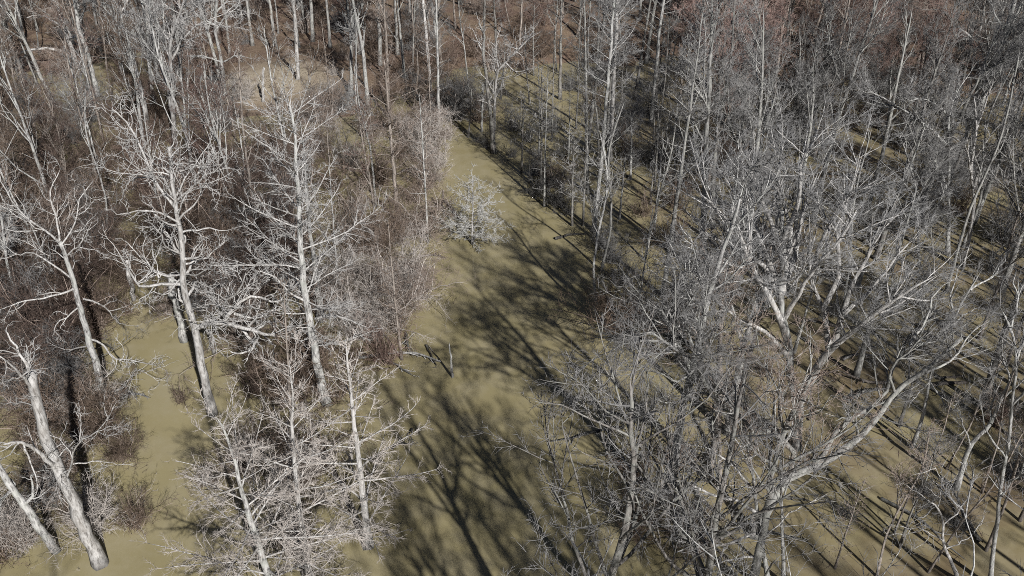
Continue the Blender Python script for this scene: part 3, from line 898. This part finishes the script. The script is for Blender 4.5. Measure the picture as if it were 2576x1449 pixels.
def proto_shrub(seed, H, n, wide):
    """Many stems from one foot, arching outward: a brushy thicket plant."""
    rng = np.random.default_rng(seed)
    az = rng.random(n) * 2 * math.pi
    a = np.abs(rng.normal(0, wide, n))
    S0 = np.stack([np.cos(az) * .35 * rng.random(n), np.sin(az) * .35 * rng.random(n), np.full(n, -.35)], 1)
    D = np.stack([np.cos(az) * np.sin(a), np.sin(az) * np.sin(a), np.cos(a)], 1)
    ln = H * (.55 + .55 * rng.random(n))
    P, R = grow(rng, S0, D, ln, .012 + .0055 * ln, 8, .2, .0, .3)
    g = Geo()
    g.tubes(P, R, 4)
    c = Geo()
    fine(rng, c, P, R, [dict(n=3.0, t0=.1, ang=.9, len=.4, lmin=.5, lmax=2.0, rmin=.0115, rmax=.017, wob=.3, up=.02, sides=3, seg=3, min=4),
                        dict(n=5.5, t0=.08, ang=.85, len=.55, lmin=.28, lmax=.85, rmin=.0095, rmax=.012, wob=.25, up=.0, sides=3, seg=1, min=3)])
    return g, c


PROTO = {}


def make_proto(kind, build):
    (P, R), sets, lev, separate, rng = build
    g = Geo()
    g.tubes(P[None], R[None], 8, rng, lump=.15)
    parts = [('trunk', g.mesh('trunk', BARK['gray']))]
    crown = Geo()
    for Ps, Rs in sets:
        if separate:
            for k in range(len(Ps)):
                lg = Geo()
                lg.tubes(Ps[k:k + 1], Rs[k:k + 1], 5, rng, lump=.1)
                parts.append(('limb', lg.mesh('limb', BARK['gray'])))
            br = Geo()
            Ps, Rs = fine(rng, br, Ps, Rs, lev[:1])
            lev = lev[1:]
        else:
            br = Geo()
            br.tubes(Ps, Rs, 4)
        parts.append(('branches', br.mesh('branches', BARK['gray'])))
        fine(rng, crown, Ps, Rs, lev)
    parts.append(('crown', crown.mesh('crown', TWIG['gray'], smooth=False)))
    PROTO.setdefault(kind, []).append(parts)


for s in range(6):
    make_proto('spread', proto_spread(500 + s, 17.0 + 1.0 * s, nl=11, vase=.62, dens=1.3, t0=.36))
for s in range(3):
    make_proto('broom', proto_spread(520 + s, 15 + 1.5 * s, nl=12, vase=.42, dens=1.05, t0=.28, llen=7.5, r=.17))
for s in range(3):
    make_proto('slim', proto_spread(540 + s, 13 + 2 * s, nl=8, vase=.7, dens=.9, t0=.45, llen=3.2, r=.11))
for s in range(4):
    make_proto('cypress', proto_cyp(560 + s, 17 + 1.6 * s, 44, 3.6, .34, r=.2))
for s in range(3):
    make_proto('young', proto_cyp(580 + s, 8.5 + 1.8 * s, 36, 2.4, .12, r=.09))
for s in range(8):
    g, c = proto_shrub(600 + s, (3.2, 3.8, 4.4, 5.0, 5.6, 6.4, 7.6, 8.8)[s], (26, 28, 28, 26, 24, 22, 20, 18)[s], (.55, .65, .75, .6, .62, .5, .38, .32)[s])
    PROTO.setdefault('shrub' if s < 4 else 'thicket', []).append([('stems', g.mesh('stems', TWIG['brown'], False)), ('crown', c.mesh('crown', TWIG['brown'], False))])

TREE_NAME = {'spread': 'bare_tree', 'broom': 'broom_tree', 'slim': 'slender_tree', 'cypress': 'bare_cypress', 'young': 'young_cypress', 'shrub': 'shrub', 'thicket': 'thicket_bush'}
KIND_WORDS = {'spread': 'wide-crowned tree', 'broom': 'broom-shaped tree', 'slim': 'slender tree', 'cypress': 'tall cypress', 'young': 'young cypress', 'shrub': 'many-stemmed shrub', 'thicket': 'arching bush'}
GROUP = {'spread': 'wide-crowned bare trees of the flooded wood', 'broom': 'broom-shaped bare trees', 'slim': 'slender bare trees of the wood', 'cypress': 'bare cypresses of the wood',
         'young': 'young cypresses of the wood', 'shrub': 'brushy shrubs in the flooded wood', 'thicket': 'tall arching bushes in the flooded wood'}
TWIG_WORD = {'white': 'white-twigged', 'gray': 'gray', 'pink': 'pinkish', 'rust': 'rust-brown', 'brown': 'brown', 'dark': 'dark', 'umber': 'dark brown', 'pale': 'pale tan', 'silver': 'silvery', 'rose': 'reddish pink'}
FILL = []
rnd = random.Random(5)


def place(kind, x, y, twig, bark, sc=1.0, z=None, lean=0.05):
    parts = rnd.choice(PROTO[kind])
    if z is None:
        z = max(0.0, float(ground_height(np.array(x), np.array(y))))
    root = link(TREE_NAME[kind], None, loc=(x, y, z - (0.05 if z > 0 else 0)))
    root.rotation_euler = (rnd.gauss(0, lean), rnd.gauss(0, lean), rnd.uniform(0, 6.283))
    s = sc * rnd.uniform(.88, 1.12)
    root.scale = (s * rnd.uniform(.92, 1.08), s * rnd.uniform(.92, 1.08), s)
    for nm, me in parts:
        o = link(nm, me, root)
        if nm == 'branches':
            o['kind'] = 'stuff'
        o.material_slots[0].link = 'OBJECT'
        o.material_slots[0].material = TWIG[twig] if nm == 'crown' else TWIG[{'brown': 'pink', 'umber': 'pink', 'rust': 'pink', 'pink': 'pale'}.get(twig, twig)] if nm == 'stems' else BARK[bark]
    FILL.append((root, kind, twig))
    return root


def inside(px, py, poly):
    c = False
    j = len(poly) - 1
    for i in range(len(poly)):
        xi, yi = poly[i]
        xj, yj = poly[j]
        if (yi > py) != (yj > py) and px < (xj - xi) * (py - yi) / (yj - yi) + xi:
            c = not c
        j = i
    return c


CHANNEL = [(1000, 1600), (1060, 1300), (1050, 1000), (1010, 900), (1040, 830), (1075, 640), (1120, 520), (1105, 420), (1095, 335), (1190, 330), (1300, 470), (1440, 590), (1500, 700),
           (1480, 900), (1560, 1100), (1640, 1449), (1700, 1700)]
POND = [(250, 1700), (275, 1100), (290, 850), (330, 750), (440, 725), (560, 850), (660, 900), (650, 1010), (560, 1090), (430, 1090), (420, 1500), (420, 1700)]
STRIPES = [(1900, 900), (2400, 800), (2580, 1000), (2580, 1449), (1900, 1449), (1750, 1100)]


def zone(px, py):
    """What grows at a point of the photo's ground: (kinds with weights, twig colours, bark colours, keep probability)."""
    if inside(px, py, CHANNEL) or inside(px, py, POND):
        return None
    if 1600 < px < 2350 and 760 < py < 1150:
        return ([('slim', 3), ('spread', 3), ('young', 1)], ['gray', 'dark', 'gray'], ['ash', 'brown', 'dark'], .3)
    if py > 760 and px > 1450:
        return ([('slim', 3), ('spread', 2), ('young', 1)], ['gray', 'gray', 'pink', 'dark'], ['gray', 'brown', 'dark'], .12 if inside(px, py, STRIPES) else .7)
    if px < 1120 and py > 620:
        return ([('young', 2), ('slim', 1)], ['brown', 'pink'], ['brown', 'gray'], .12 if py < 1000 else .03)
    if 480 < px < 900 and 260 < py < 440:
        return ([('young', 1)], ['pink', 'brown'], ['brown'], .08)
    if px < 1120 and py > 300:
        return ([('slim', 3), ('young', 3), ('broom', 1)], ['brown', 'rust', 'gray', 'pink'], ['brown', 'gray'], .38)
    if px < 1120 and py <= 300:
        if inside(px, py, [(560, 150), (860, 140), (900, 235), (620, 270)]):
            return None
        return ([('spread', 4), ('cypress', 2), ('slim', 2)], ['gray', 'rust', 'gray', 'pink'] if px < 560 else ['rust', 'pink', 'brown', 'gray'], ['gray', 'ash', 'ash', 'brown'], .85)
    if px < 1700 and py < 780:
        if py < 160:
            return ([('cypress', 4), ('slim', 2), ('spread', 1)], ['rust', 'gray', 'rust', 'brown'], ['ash', 'brown', 'dark'], .95)
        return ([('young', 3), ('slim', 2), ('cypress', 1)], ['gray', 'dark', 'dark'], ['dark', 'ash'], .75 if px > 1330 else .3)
    if 215 < py < 480 and 1640 < px < 2330:
        return ([('broom', 4), ('spread', 2)], ['rose', 'rose', 'rust', 'pink'], ['brown'], .95)
    if py < 280:
        return ([('broom', 4), ('spread', 2), ('cypress', 1)], ['pink', 'rust', 'gray', 'pink'], ['ash', 'brown'], .95)
    return ([('spread', 5), ('broom', 2), ('slim', 2)], ['gray', 'gray', 'gray', 'dark'], ['ash', 'ash', 'brown', 'dark'], .95)


pts = []
tries = 0
SMALL = gpt(1188, 614)
MAXT = 540
hero_xy = [(o.location.x, o.location.y) for o in scn.objects if o.parent is None and o.get('category') == 'tree' or o.get('category') == 'dead tree']
while len(pts) < MAXT and tries < 20000:
    tries += 1
    y = rnd.uniform(34, 168)
    half = y * .66 + 12
    x = rnd.uniform(-half, half)
    px, py, dep = to_px((x, y, 0))
    zn = zone(px, py)
    if zn is None or rnd.random() > zn[3]:
        continue
    dmin = 3.5
    if 1820 < px < 2260 and 985 < py < 1300:
        continue           # open water before the broad spreading tree
    sx, sy = x - SMALL[0], y - SMALL[1]
    along = sx * .4226 - sy * .906
    if -2 < along < 32 and abs(sx * .906 + sy * .4226) < 3.0:
        continue           # the small bright cypress stands in full sun
    if any((x - a) ** 2 + (y - b) ** 2 < dmin ** 2 for a, b in pts) or any((x - a) ** 2 + (y - b) ** 2 < 2.2 ** 2 for a, b in hero_xy):
        continue
    pts.append((x, y))
    kinds_, tws, bks, _ = zn
    kd = rnd.choices([k for k, w in kinds_], [w for k, w in kinds_])[0]
    place(kd, x, y, rnd.choice(tws), rnd.choice(bks))

# shrubs: the brown brush of the left half, the bank and the islands
spts = []
tries = 0
rnd = random.Random(17)
feet = [to_px((o.location.x, o.location.y, 0)) for o in scn.objects if o.parent is None and o.get('label') and o.location.y < 75 and o.name.split('.')[0] in
        ('bleached_tree', 'dead_tree', 'tall_cypress', 'young_cypress', 'forked_tree')]

while len(spts) < 310 and tries < 20000:
    tries += 1
    y = rnd.uniform(30, 150)
    half = y * .62 + 6
    x = rnd.uniform(-half, half)
    px, py, dep = to_px((x, y, 0))
    if inside(px, py, CHANNEL) or inside(px, py, POND):
        continue
    if inside(px, py, [(560, 130), (900, 120), (930, 250), (880, 300), (560, 330)]):
        continue
    if any(abs(px - fx) < 1900 / fd and -300 / fd < py - fy < 4200 / fd for fx, fy, fd in feet):
        continue
    if 300 < px < 1200 and py > 1040 and (px > 800 or rnd.random() < .8):
        continue
    p = .12 if py > 640 else .5
    tw = ['gray', 'dark', 'brown']
    kd = 'shrub'
    if px < 1120:
        p, tw = .95, ['brown', 'gray', 'rust', 'pink', 'brown']
        if py > 950:
            p, tw = .95, ['brown', 'pink', 'brown']
        elif py > 260 and rnd.random() < .55:
            kd = 'thicket'
        if 480 < px < 740 and 430 < py < 820:
            tw = ['umber', 'umber', 'brown']
        elif 740 <= px < 1120 and 330 < py < 880:
            tw = ['pale', 'pink', 'pale', 'brown']
        elif px < 300 and 380 < py < 1000:
            tw = ['brown', 'umber', 'brown', 'gray']
    elif py < 200:
        p, tw = .5, ['rust', 'brown', 'pink']
    elif py > 850:
        p, tw = .06 if inside(px, py, STRIPES) else .2, ['brown', 'pink', 'gray']
    if rnd.random() > p:
        continue
    if any((x - a) ** 2 + (y - b) ** 2 < 2.1 ** 2 for a, b in spts):
        continue
    spts.append((x, y))
    place(kd, x, y, rnd.choice(tw), 'brown', sc=rnd.uniform(.8, 1.25) if kd == 'shrub' else rnd.uniform(.7, 1.05), lean=.03)

for px, py, kd, tw, sc in [  # brush the photo shows singly: the pale bush hanging over the channel, the bank, the gray bushes by the clearing
        (950, 850, 'thicket', 'pale', .85), (1000, 835, 'thicket', 'pink', .8), (905, 850, 'thicket', 'pale', .75), (1015, 760, 'thicket', 'pale', .8), (870, 800, 'thicket', 'pink', .8),
        (960, 740, 'thicket', 'pink', .8), (1040, 700, 'shrub', 'pale', 1.1), (1080, 470, 'shrub', 'pink', 1), (1110, 420, 'shrub', 'pale', 1), (1040, 510, 'shrub', 'brown', 1),
        (1130, 350, 'shrub', 'pale', 1.1), (1090, 380, 'shrub', 'pink', 1.2), (1000, 610, 'shrub', 'pink', 1.1), (950, 650, 'thicket', 'brown', .7), (1060, 330, 'thicket', 'pink', .7),
        (800, 300, 'shrub', 'gray', 1.2), (845, 290, 'shrub', 'gray', 1.2), (760, 310, 'shrub', 'pink', 1.0), (1160, 300, 'shrub', 'gray', 1.2), (1290, 395, 'shrub', 'dark', .8), (1345, 440, 'shrub', 'gray', .7), (1400, 520, 'shrub', 'dark', .8), (1430, 540, 'shrub', 'dark', .7), (1510, 620, 'shrub', 'dark', 1.0),
        (1530, 660, 'shrub', 'gray', .9), (1560, 720, 'shrub', 'dark', 1.0), (1380, 470, 'shrub', 'dark', .6), (1230, 370, 'shrub', 'dark', .7), (1130, 290, 'shrub', 'dark', 1.3),
        (35, 800, 'spread', 'silver', .62), (-45, 690, 'spread', 'gray', .75), (125, 500, 'spread', 'gray', .6), (2480, 1385, 'slim', 'gray', .75), (2335, 1440, 'slim', 'pink', .65), (2205, 1450, 'slim', 'pink', .6), (2565, 1310, 'slim', 'gray', .75), (2590, 1130, 'spread', 'gray', .7),
        (2470, 1240, 'slim', 'gray', .6), (2600, 1000, 'spread', 'gray', .8), (2530, 920, 'slim', 'gray', 1.0), (2100, 1430, 'young', 'pink', .6),
        (620, 262, 'shrub', 'pale', .8), (690, 285, 'shrub', 'pink', .8), (845, 210, 'shrub', 'pale', .8), (600, 165, 'shrub', 'rust', .8), (880, 165, 'shrub', 'pink', .8), (730, 165, 'shrub', 'pale', .5),
        (325, 790, 'shrub', 'brown', .7), (425, 790, 'shrub', 'pink', .6), (300, 1160, 'shrub', 'brown', .6), (320, 1000, 'shrub', 'gray', .6), (455, 1010, 'shrub', 'brown', .45), (345, 1330, 'shrub', 'brown', .5),
        (2380, 1180, 'slim', 'gray', .6), (2250, 1340, 'slim', 'dark', .55), (2130, 1300, 'shrub', 'gray', .6), (2420, 1330, 'shrub', 'gray', .7), (2320, 1240, 'shrub', 'dark', .5),
        (2550, 1200, 'shrub', 'gray', .9), (2500, 1060, 'shrub', 'rust', .8), (1700, 1180, 'shrub', 'pink', .8), (1600, 1330, 'shrub', 'brown', .8), (1760, 1380, 'shrub', 'pink', .8), (1620, 1060, 'shrub', 'gray', .8),
        (60, 560, 'broom', 'brown', .7), (200, 520, 'broom', 'umber', .7)]:
    g_ = gpt(px, py)
    place(kd, g_[0], g_[1], tw, 'brown', sc=sc, lean=.03)

rnd = random.Random(29)
BRUSH = []
for x0, x1, y0, y1, n_, kds, tws in [(-60, 290, 480, 1000, 42, ['thicket', 'thicket', 'shrub'], ['umber', 'brown', 'gray', 'umber', 'pink']), (480, 730, 450, 800, 26, ['thicket'], ['umber', 'umber', 'brown', 'gray']),
                                     (-80, 285, 1010, 1440, 26, ['shrub'], ['brown', 'pink', 'brown', 'gray', 'pale']), (400, 800, 1150, 1440, 5, ['shrub'], ['brown', 'pink']),
                                     (580, 900, 840, 1000, 7, ['shrub'], ['umber', 'brown'])]:
    for _k in range(n_):
        px, py = rnd.uniform(x0, x1), rnd.uniform(y0, y1)
        if any(abs(px - fx) < 1500 / fd and -200 / fd < py - fy < 3000 / fd for fx, fy, fd in feet):
            continue
        g_ = gpt(px, py)
        kd = rnd.choice(kds)
        place(kd, g_[0], g_[1], rnd.choice(tws), 'brown', sc=rnd.uniform(.6, 1.0) if py > 1000 else rnd.uniform(.75, 1.1), lean=.05)

# trees below and beside the view whose shadows reach into it
stp = []
tries = 0
rnd = random.Random(23)
while len(stp) < 125 and tries < 9000:
    tries += 1
    x, y = rnd.uniform(-22, 78), rnd.uniform(-12, 62)
    tpx, tpy, _d = to_px((x, y, 19.0))
    fpx = to_px((x, y, 0.0))[0]
    if not (y < 12.5 or (tpx > 2576 + 230 and fpx > 2576 + 160)):
        continue
    if x < 6 and y > 8:
        continue
    if any((x - a) ** 2 + (y - b) ** 2 < 3.4 ** 2 for a, b in stp):
        continue
    stp.append((x, y))
    kd = 'cypress' if x < 0 else rnd.choice(['slim', 'slim', 'slim', 'slim', 'spread'])
    place(kd, x, y, 'gray', 'gray', sc=1.4 if kd == 'slim' else 1.0)

# ------------------------------------------------------------------ snags, stumps and fallen wood
def stick(name, label, cat, ptsw, r0, r1, bark, loc, twig=None, seed=3, dens=.3):
    rng = np.random.default_rng(seed)
    root = link(name, None, loc=loc)
    P = resample(ptsw, 9)
    P[1:-1] += rng.normal(0, r0 * .25, (8, 3))
    R = np.linspace(r0, r1, 10)
    g = Geo()
    g.tubes(P[None], R[None], 8, rng, lump=.3, flat_tip=r1 > .05)
    link('trunk', g.mesh('trunk', BARK[bark]), root)
    c = Geo()
    if twig:
        fine(rng, c, P[None, 2:], R[None, 2:], knotty_levels(.8, dens)[:2])
        link('crown', c.mesh('crown', TWIG[twig], False), root)
    return tag(root, label, cat)


def snag(label, pts, w, bark, seed, name='snag', cat='dead tree'):
    b = gpt(*pts[0])
    dep = to_px(b)[2]
    Q = px_poly(pts, b[1], 0, 0, b)
    Q = np.vstack([Q[:1] + np.array([[0, 0, -.6]]), Q])
    return stick(name, label, cat, Q, w[0] * .5 * dep / F, w[1] * .5 * dep / F, bark, b, seed=seed)


snag('bent gray snag standing alone at the channel edge', [(1138, 948), (1134, 905), (1130, 860)], (8, 3), 'gray', 4)
snag('broken white snag at the edge of the brown brush', [(337, 755), (328, 705), (318, 655)], (12, 8), 'white', 5)
snag('short pale stump in the pond beside the bleached tree', [(537, 888), (533, 862), (530, 838)], (11, 9), 'white', 6)
snag('second gray trunk broken off beside the bleached tree', [(465, 858), (455, 800), (440, 745), (430, 690)], (22, 14), 'gray', 7)
snag('thin broken post in the brush behind the bleached tree', [(683, 690), (681, 640), (678, 585)], (9, 6), 'brown', 8)
snag('rust-brown stub leaning at the water beside the small bright cypress', [(1112, 530), (1114, 500), (1116, 478)], (8, 5), 'brown', 9)
snag('pale dead stub on the tan clearing', [(662, 262), (662, 220), (664, 170)], (9, 6), 'white', 10)
snag('short dark stub in the pond below the ragged brush', [(690, 845), (692, 825), (695, 800)], (8, 5), 'brown', 12)


def fallen(label, pts, w, bark, seed, twig='white', z=.12):
    b = gpt(pts[0][0], pts[0][1], z)
    dep = to_px(b)[2]
    Q = np.array([gpt(p[0], p[1], z + (p[2] if len(p) > 2 else 0)) - b for p in pts])
    return stick('fallen_branch', label, 'fallen branch', Q, w[0] * .5 * dep / F, w[1] * .5 * dep / F, bark, b, twig=twig, seed=seed, dens=.5)


fallen('long gray branch lying on the water toward the bent snag', [(905, 900), (960, 890, .3), (1020, 888, .4), (1070, 896, .2), (1110, 910)], (9, 4), 'gray', 21)
fallen('shorter gray branch lying just below the long one', [(950, 895), (1000, 920, .1), (1040, 945)], (6, 3), 'gray', 22)
fallen('dark drifting branch tip between the bent snag and the bank', [(1072, 868), (1090, 905), (1100, 920)], (5, 2), 'dark', 23, 'dark')
fallen('rust-colored broken log floating by the small bright cypress', [(1118, 505), (1140, 530), (1162, 555)], (9, 6), 'brown', 24, None)
fallen('reddish split log in the water beyond the striped shadows', [(2345, 968), (2390, 964), (2432, 962)], (10, 8), 'brown', 25, None)
fallen('second reddish split log right behind the first', [(2360, 952), (2400, 948), (2425, 945)], (7, 5), 'brown', 26, None)
fallen('pale fallen limb among brush behind the ragged pinkish cypress', [(1010, 430), (1045, 425, .5), (1085, 432)], (7, 4), 'white', 27)

fallen('gray log half sunk between the striped shadows', [(2130, 1010), (2180, 985, .1), (2240, 975)], (10, 5), 'ash', 31, 'gray')
fallen('dark sunken log at the shaded foot of the bank poles', [(1395, 600), (1430, 590), (1475, 588)], (8, 4), 'dark', 32, None)
fallen('forked gray driftwood by the foot of the crooked knotty tree', [(300, 1010), (335, 990, .2), (380, 1000)], (7, 3), 'gray', 33, 'gray')
fallen('pale broken limb floating beyond the broad spreading tree', [(2120, 905), (2160, 890, .1), (2210, 895)], (7, 3), 'white', 35, 'gray')
fallen('thin bare branch floating by the slim white young cypress', [(985, 1130), (1010, 1115, .1), (1045, 1120)], (4, 2), 'gray', 36, 'gray')


rnd = random.Random(41)
KIND_WORDS['fallen'] = 'fallen branch'
GROUP['fallen'] = 'fallen branches lying in the water'
for k in range(44):
    px, py = (rnd.uniform(1480, 2560), rnd.uniform(420, 1400)) if k < 30 else (rnd.uniform(20, 1080), rnd.uniform(380, 1100))
    if inside(px, py, CHANNEL) or inside(px, py, POND):
        continue
    p0 = gpt(px, py, .06)
    az, ln = rnd.uniform(0, 6.283), rnd.uniform(1.6, 5.5)
    dv = np.array([math.cos(az), math.sin(az), 0]) * ln
    nv = np.array([-math.sin(az), math.cos(az), 0]) * ln
    zz = rnd.uniform(0, .5)
    q = [np.zeros(3), dv * .35 + nv * rnd.uniform(-.08, .08) + np.array([0, 0, zz * .5]), dv * .7 + nv * rnd.uniform(-.12, .12) + np.array([0, 0, zz]), dv + np.array([0, 0, zz * .3])]
    twc = rnd.choice(['gray', 'brown', 'gray', 'dark'])
    o = stick('fallen_branch', None, None, q, rnd.uniform(.05, .14), .02, {'gray': 'ash', 'brown': 'brown', 'dark': 'dark'}[twc], p0, twig=twc, seed=700 + k, dens=.6)
    FILL.append((o, 'fallen', twc))


# ------------------------------------------------------------------ litter nobody could count
def litter(name, n, mat, smin, smax, long, where, seed, lift):
    rng = np.random.default_rng(seed)
    y = rng.uniform(26, 160, n * 3)
    x = rng.uniform(-1, 1, n * 3) * (y * .62 + 6)
    keep = where(x, y, rng)
    x, y = x[keep][:n], y[keep][:n]
    n = len(x)
    z = np.maximum(ground_height(x, y), 0) + lift + rng.random(n) * .004
    a = rng.random(n) * 6.283
    s = rng.uniform(smin, smax, n)
    u = np.stack([np.cos(a), np.sin(a), rng.normal(0, .06, n)], 1) * (s * long)[:, None]
    v = np.stack([-np.sin(a), np.cos(a), rng.normal(0, .25, n)], 1) * s[:, None]
    c = np.stack([x, y, z], 1)
    g = Geo()
    g.v.append(np.stack([c - u, c + v, c + u, c - v], 1).reshape(-1, 3))
    g.q.append(np.arange(4 * n).reshape(n, 4))
    tag(link(name, g.mesh(name, mat, False)), None, None, kind='stuff')


CH = [np.array(p) for p in CHANNEL]


def off_channel(x, y, rng):
    d = y * CT + HC * ST
    px = PW / 2 + F * x / d
    clump = np.sin(x * .7 + 2 * np.sin(y * .23)) * np.sin(y * .55 + 1.7 * np.sin(x * .31)) + rng.normal(0, .35, len(x))
    open_water = (np.abs(px - 1280) < 230) & (y < 85)
    return (clump > .25) & (~open_water | (rng.random(len(x)) < .04))


litter('floating_leaves', 16000, TWIG['brown'], .025, .06, 1.5, lambda x, y, r: off_channel(x, y, r) & (y > 58) , 61, .008)
litter('fallen_twigs', 7000, TWIG['brown'], .010, .02, 28, lambda x, y, r: off_channel(x, y, r) & ((y > 62) | (x > 6)), 62, .012)


# each copied plant is told apart by what it looks like and by the landmark tree it stands nearest to
ONES = ['first', 'second', 'third', 'fourth', 'fifth', 'sixth', 'seventh', 'eighth', 'ninth', 'tenth', 'eleventh', 'twelfth', 'thirteenth', 'fourteenth', 'fifteenth',
        'sixteenth', 'seventeenth', 'eighteenth', 'nineteenth', 'twentieth']
ORD = ['nearest'] + ONES[1:] + ['twenty-' + w for w in ONES[:9]] + ['thirtieth'] + ['thirty-' + w for w in ONES[:9]] + ['fortieth']
sets_ = {}
for o, kd, tw in FILL:
    x, y = o.location.x, o.location.y
    best = min(LANDMARK, key=lambda l: (l[0].location.x - x) ** 2 + (l[0].location.y - y) ** 2)
    dx, dy = x - best[0].location.x, y - best[0].location.y
    if abs(dy) > abs(dx):
        rel = 'behind' if dy > 0 else 'in front of'
    else:
        rel = 'to the right of' if dx > 0 else 'to the left of'
    sets_.setdefault((kd, tw, rel, best[1]), []).append((dx * dx + dy * dy, o))
for (kd, tw, rel, ph), lst in sets_.items():
    lst.sort(key=lambda t: t[0])
    for i, (d, o) in enumerate(lst):
        if len(lst) == 1:
            lab = f'{TWIG_WORD[tw]} {KIND_WORDS[kd]} {rel} {ph}'
        else:
            lab = f'{ORD[min(i, 39)]} {TWIG_WORD[tw]} {KIND_WORDS[kd]} {rel} {ph}'
        tag(o, lab, {'shrub': 'shrub', 'thicket': 'bush', 'fallen': 'fallen branch'}.get(kd, 'tree'), GROUP[kd])
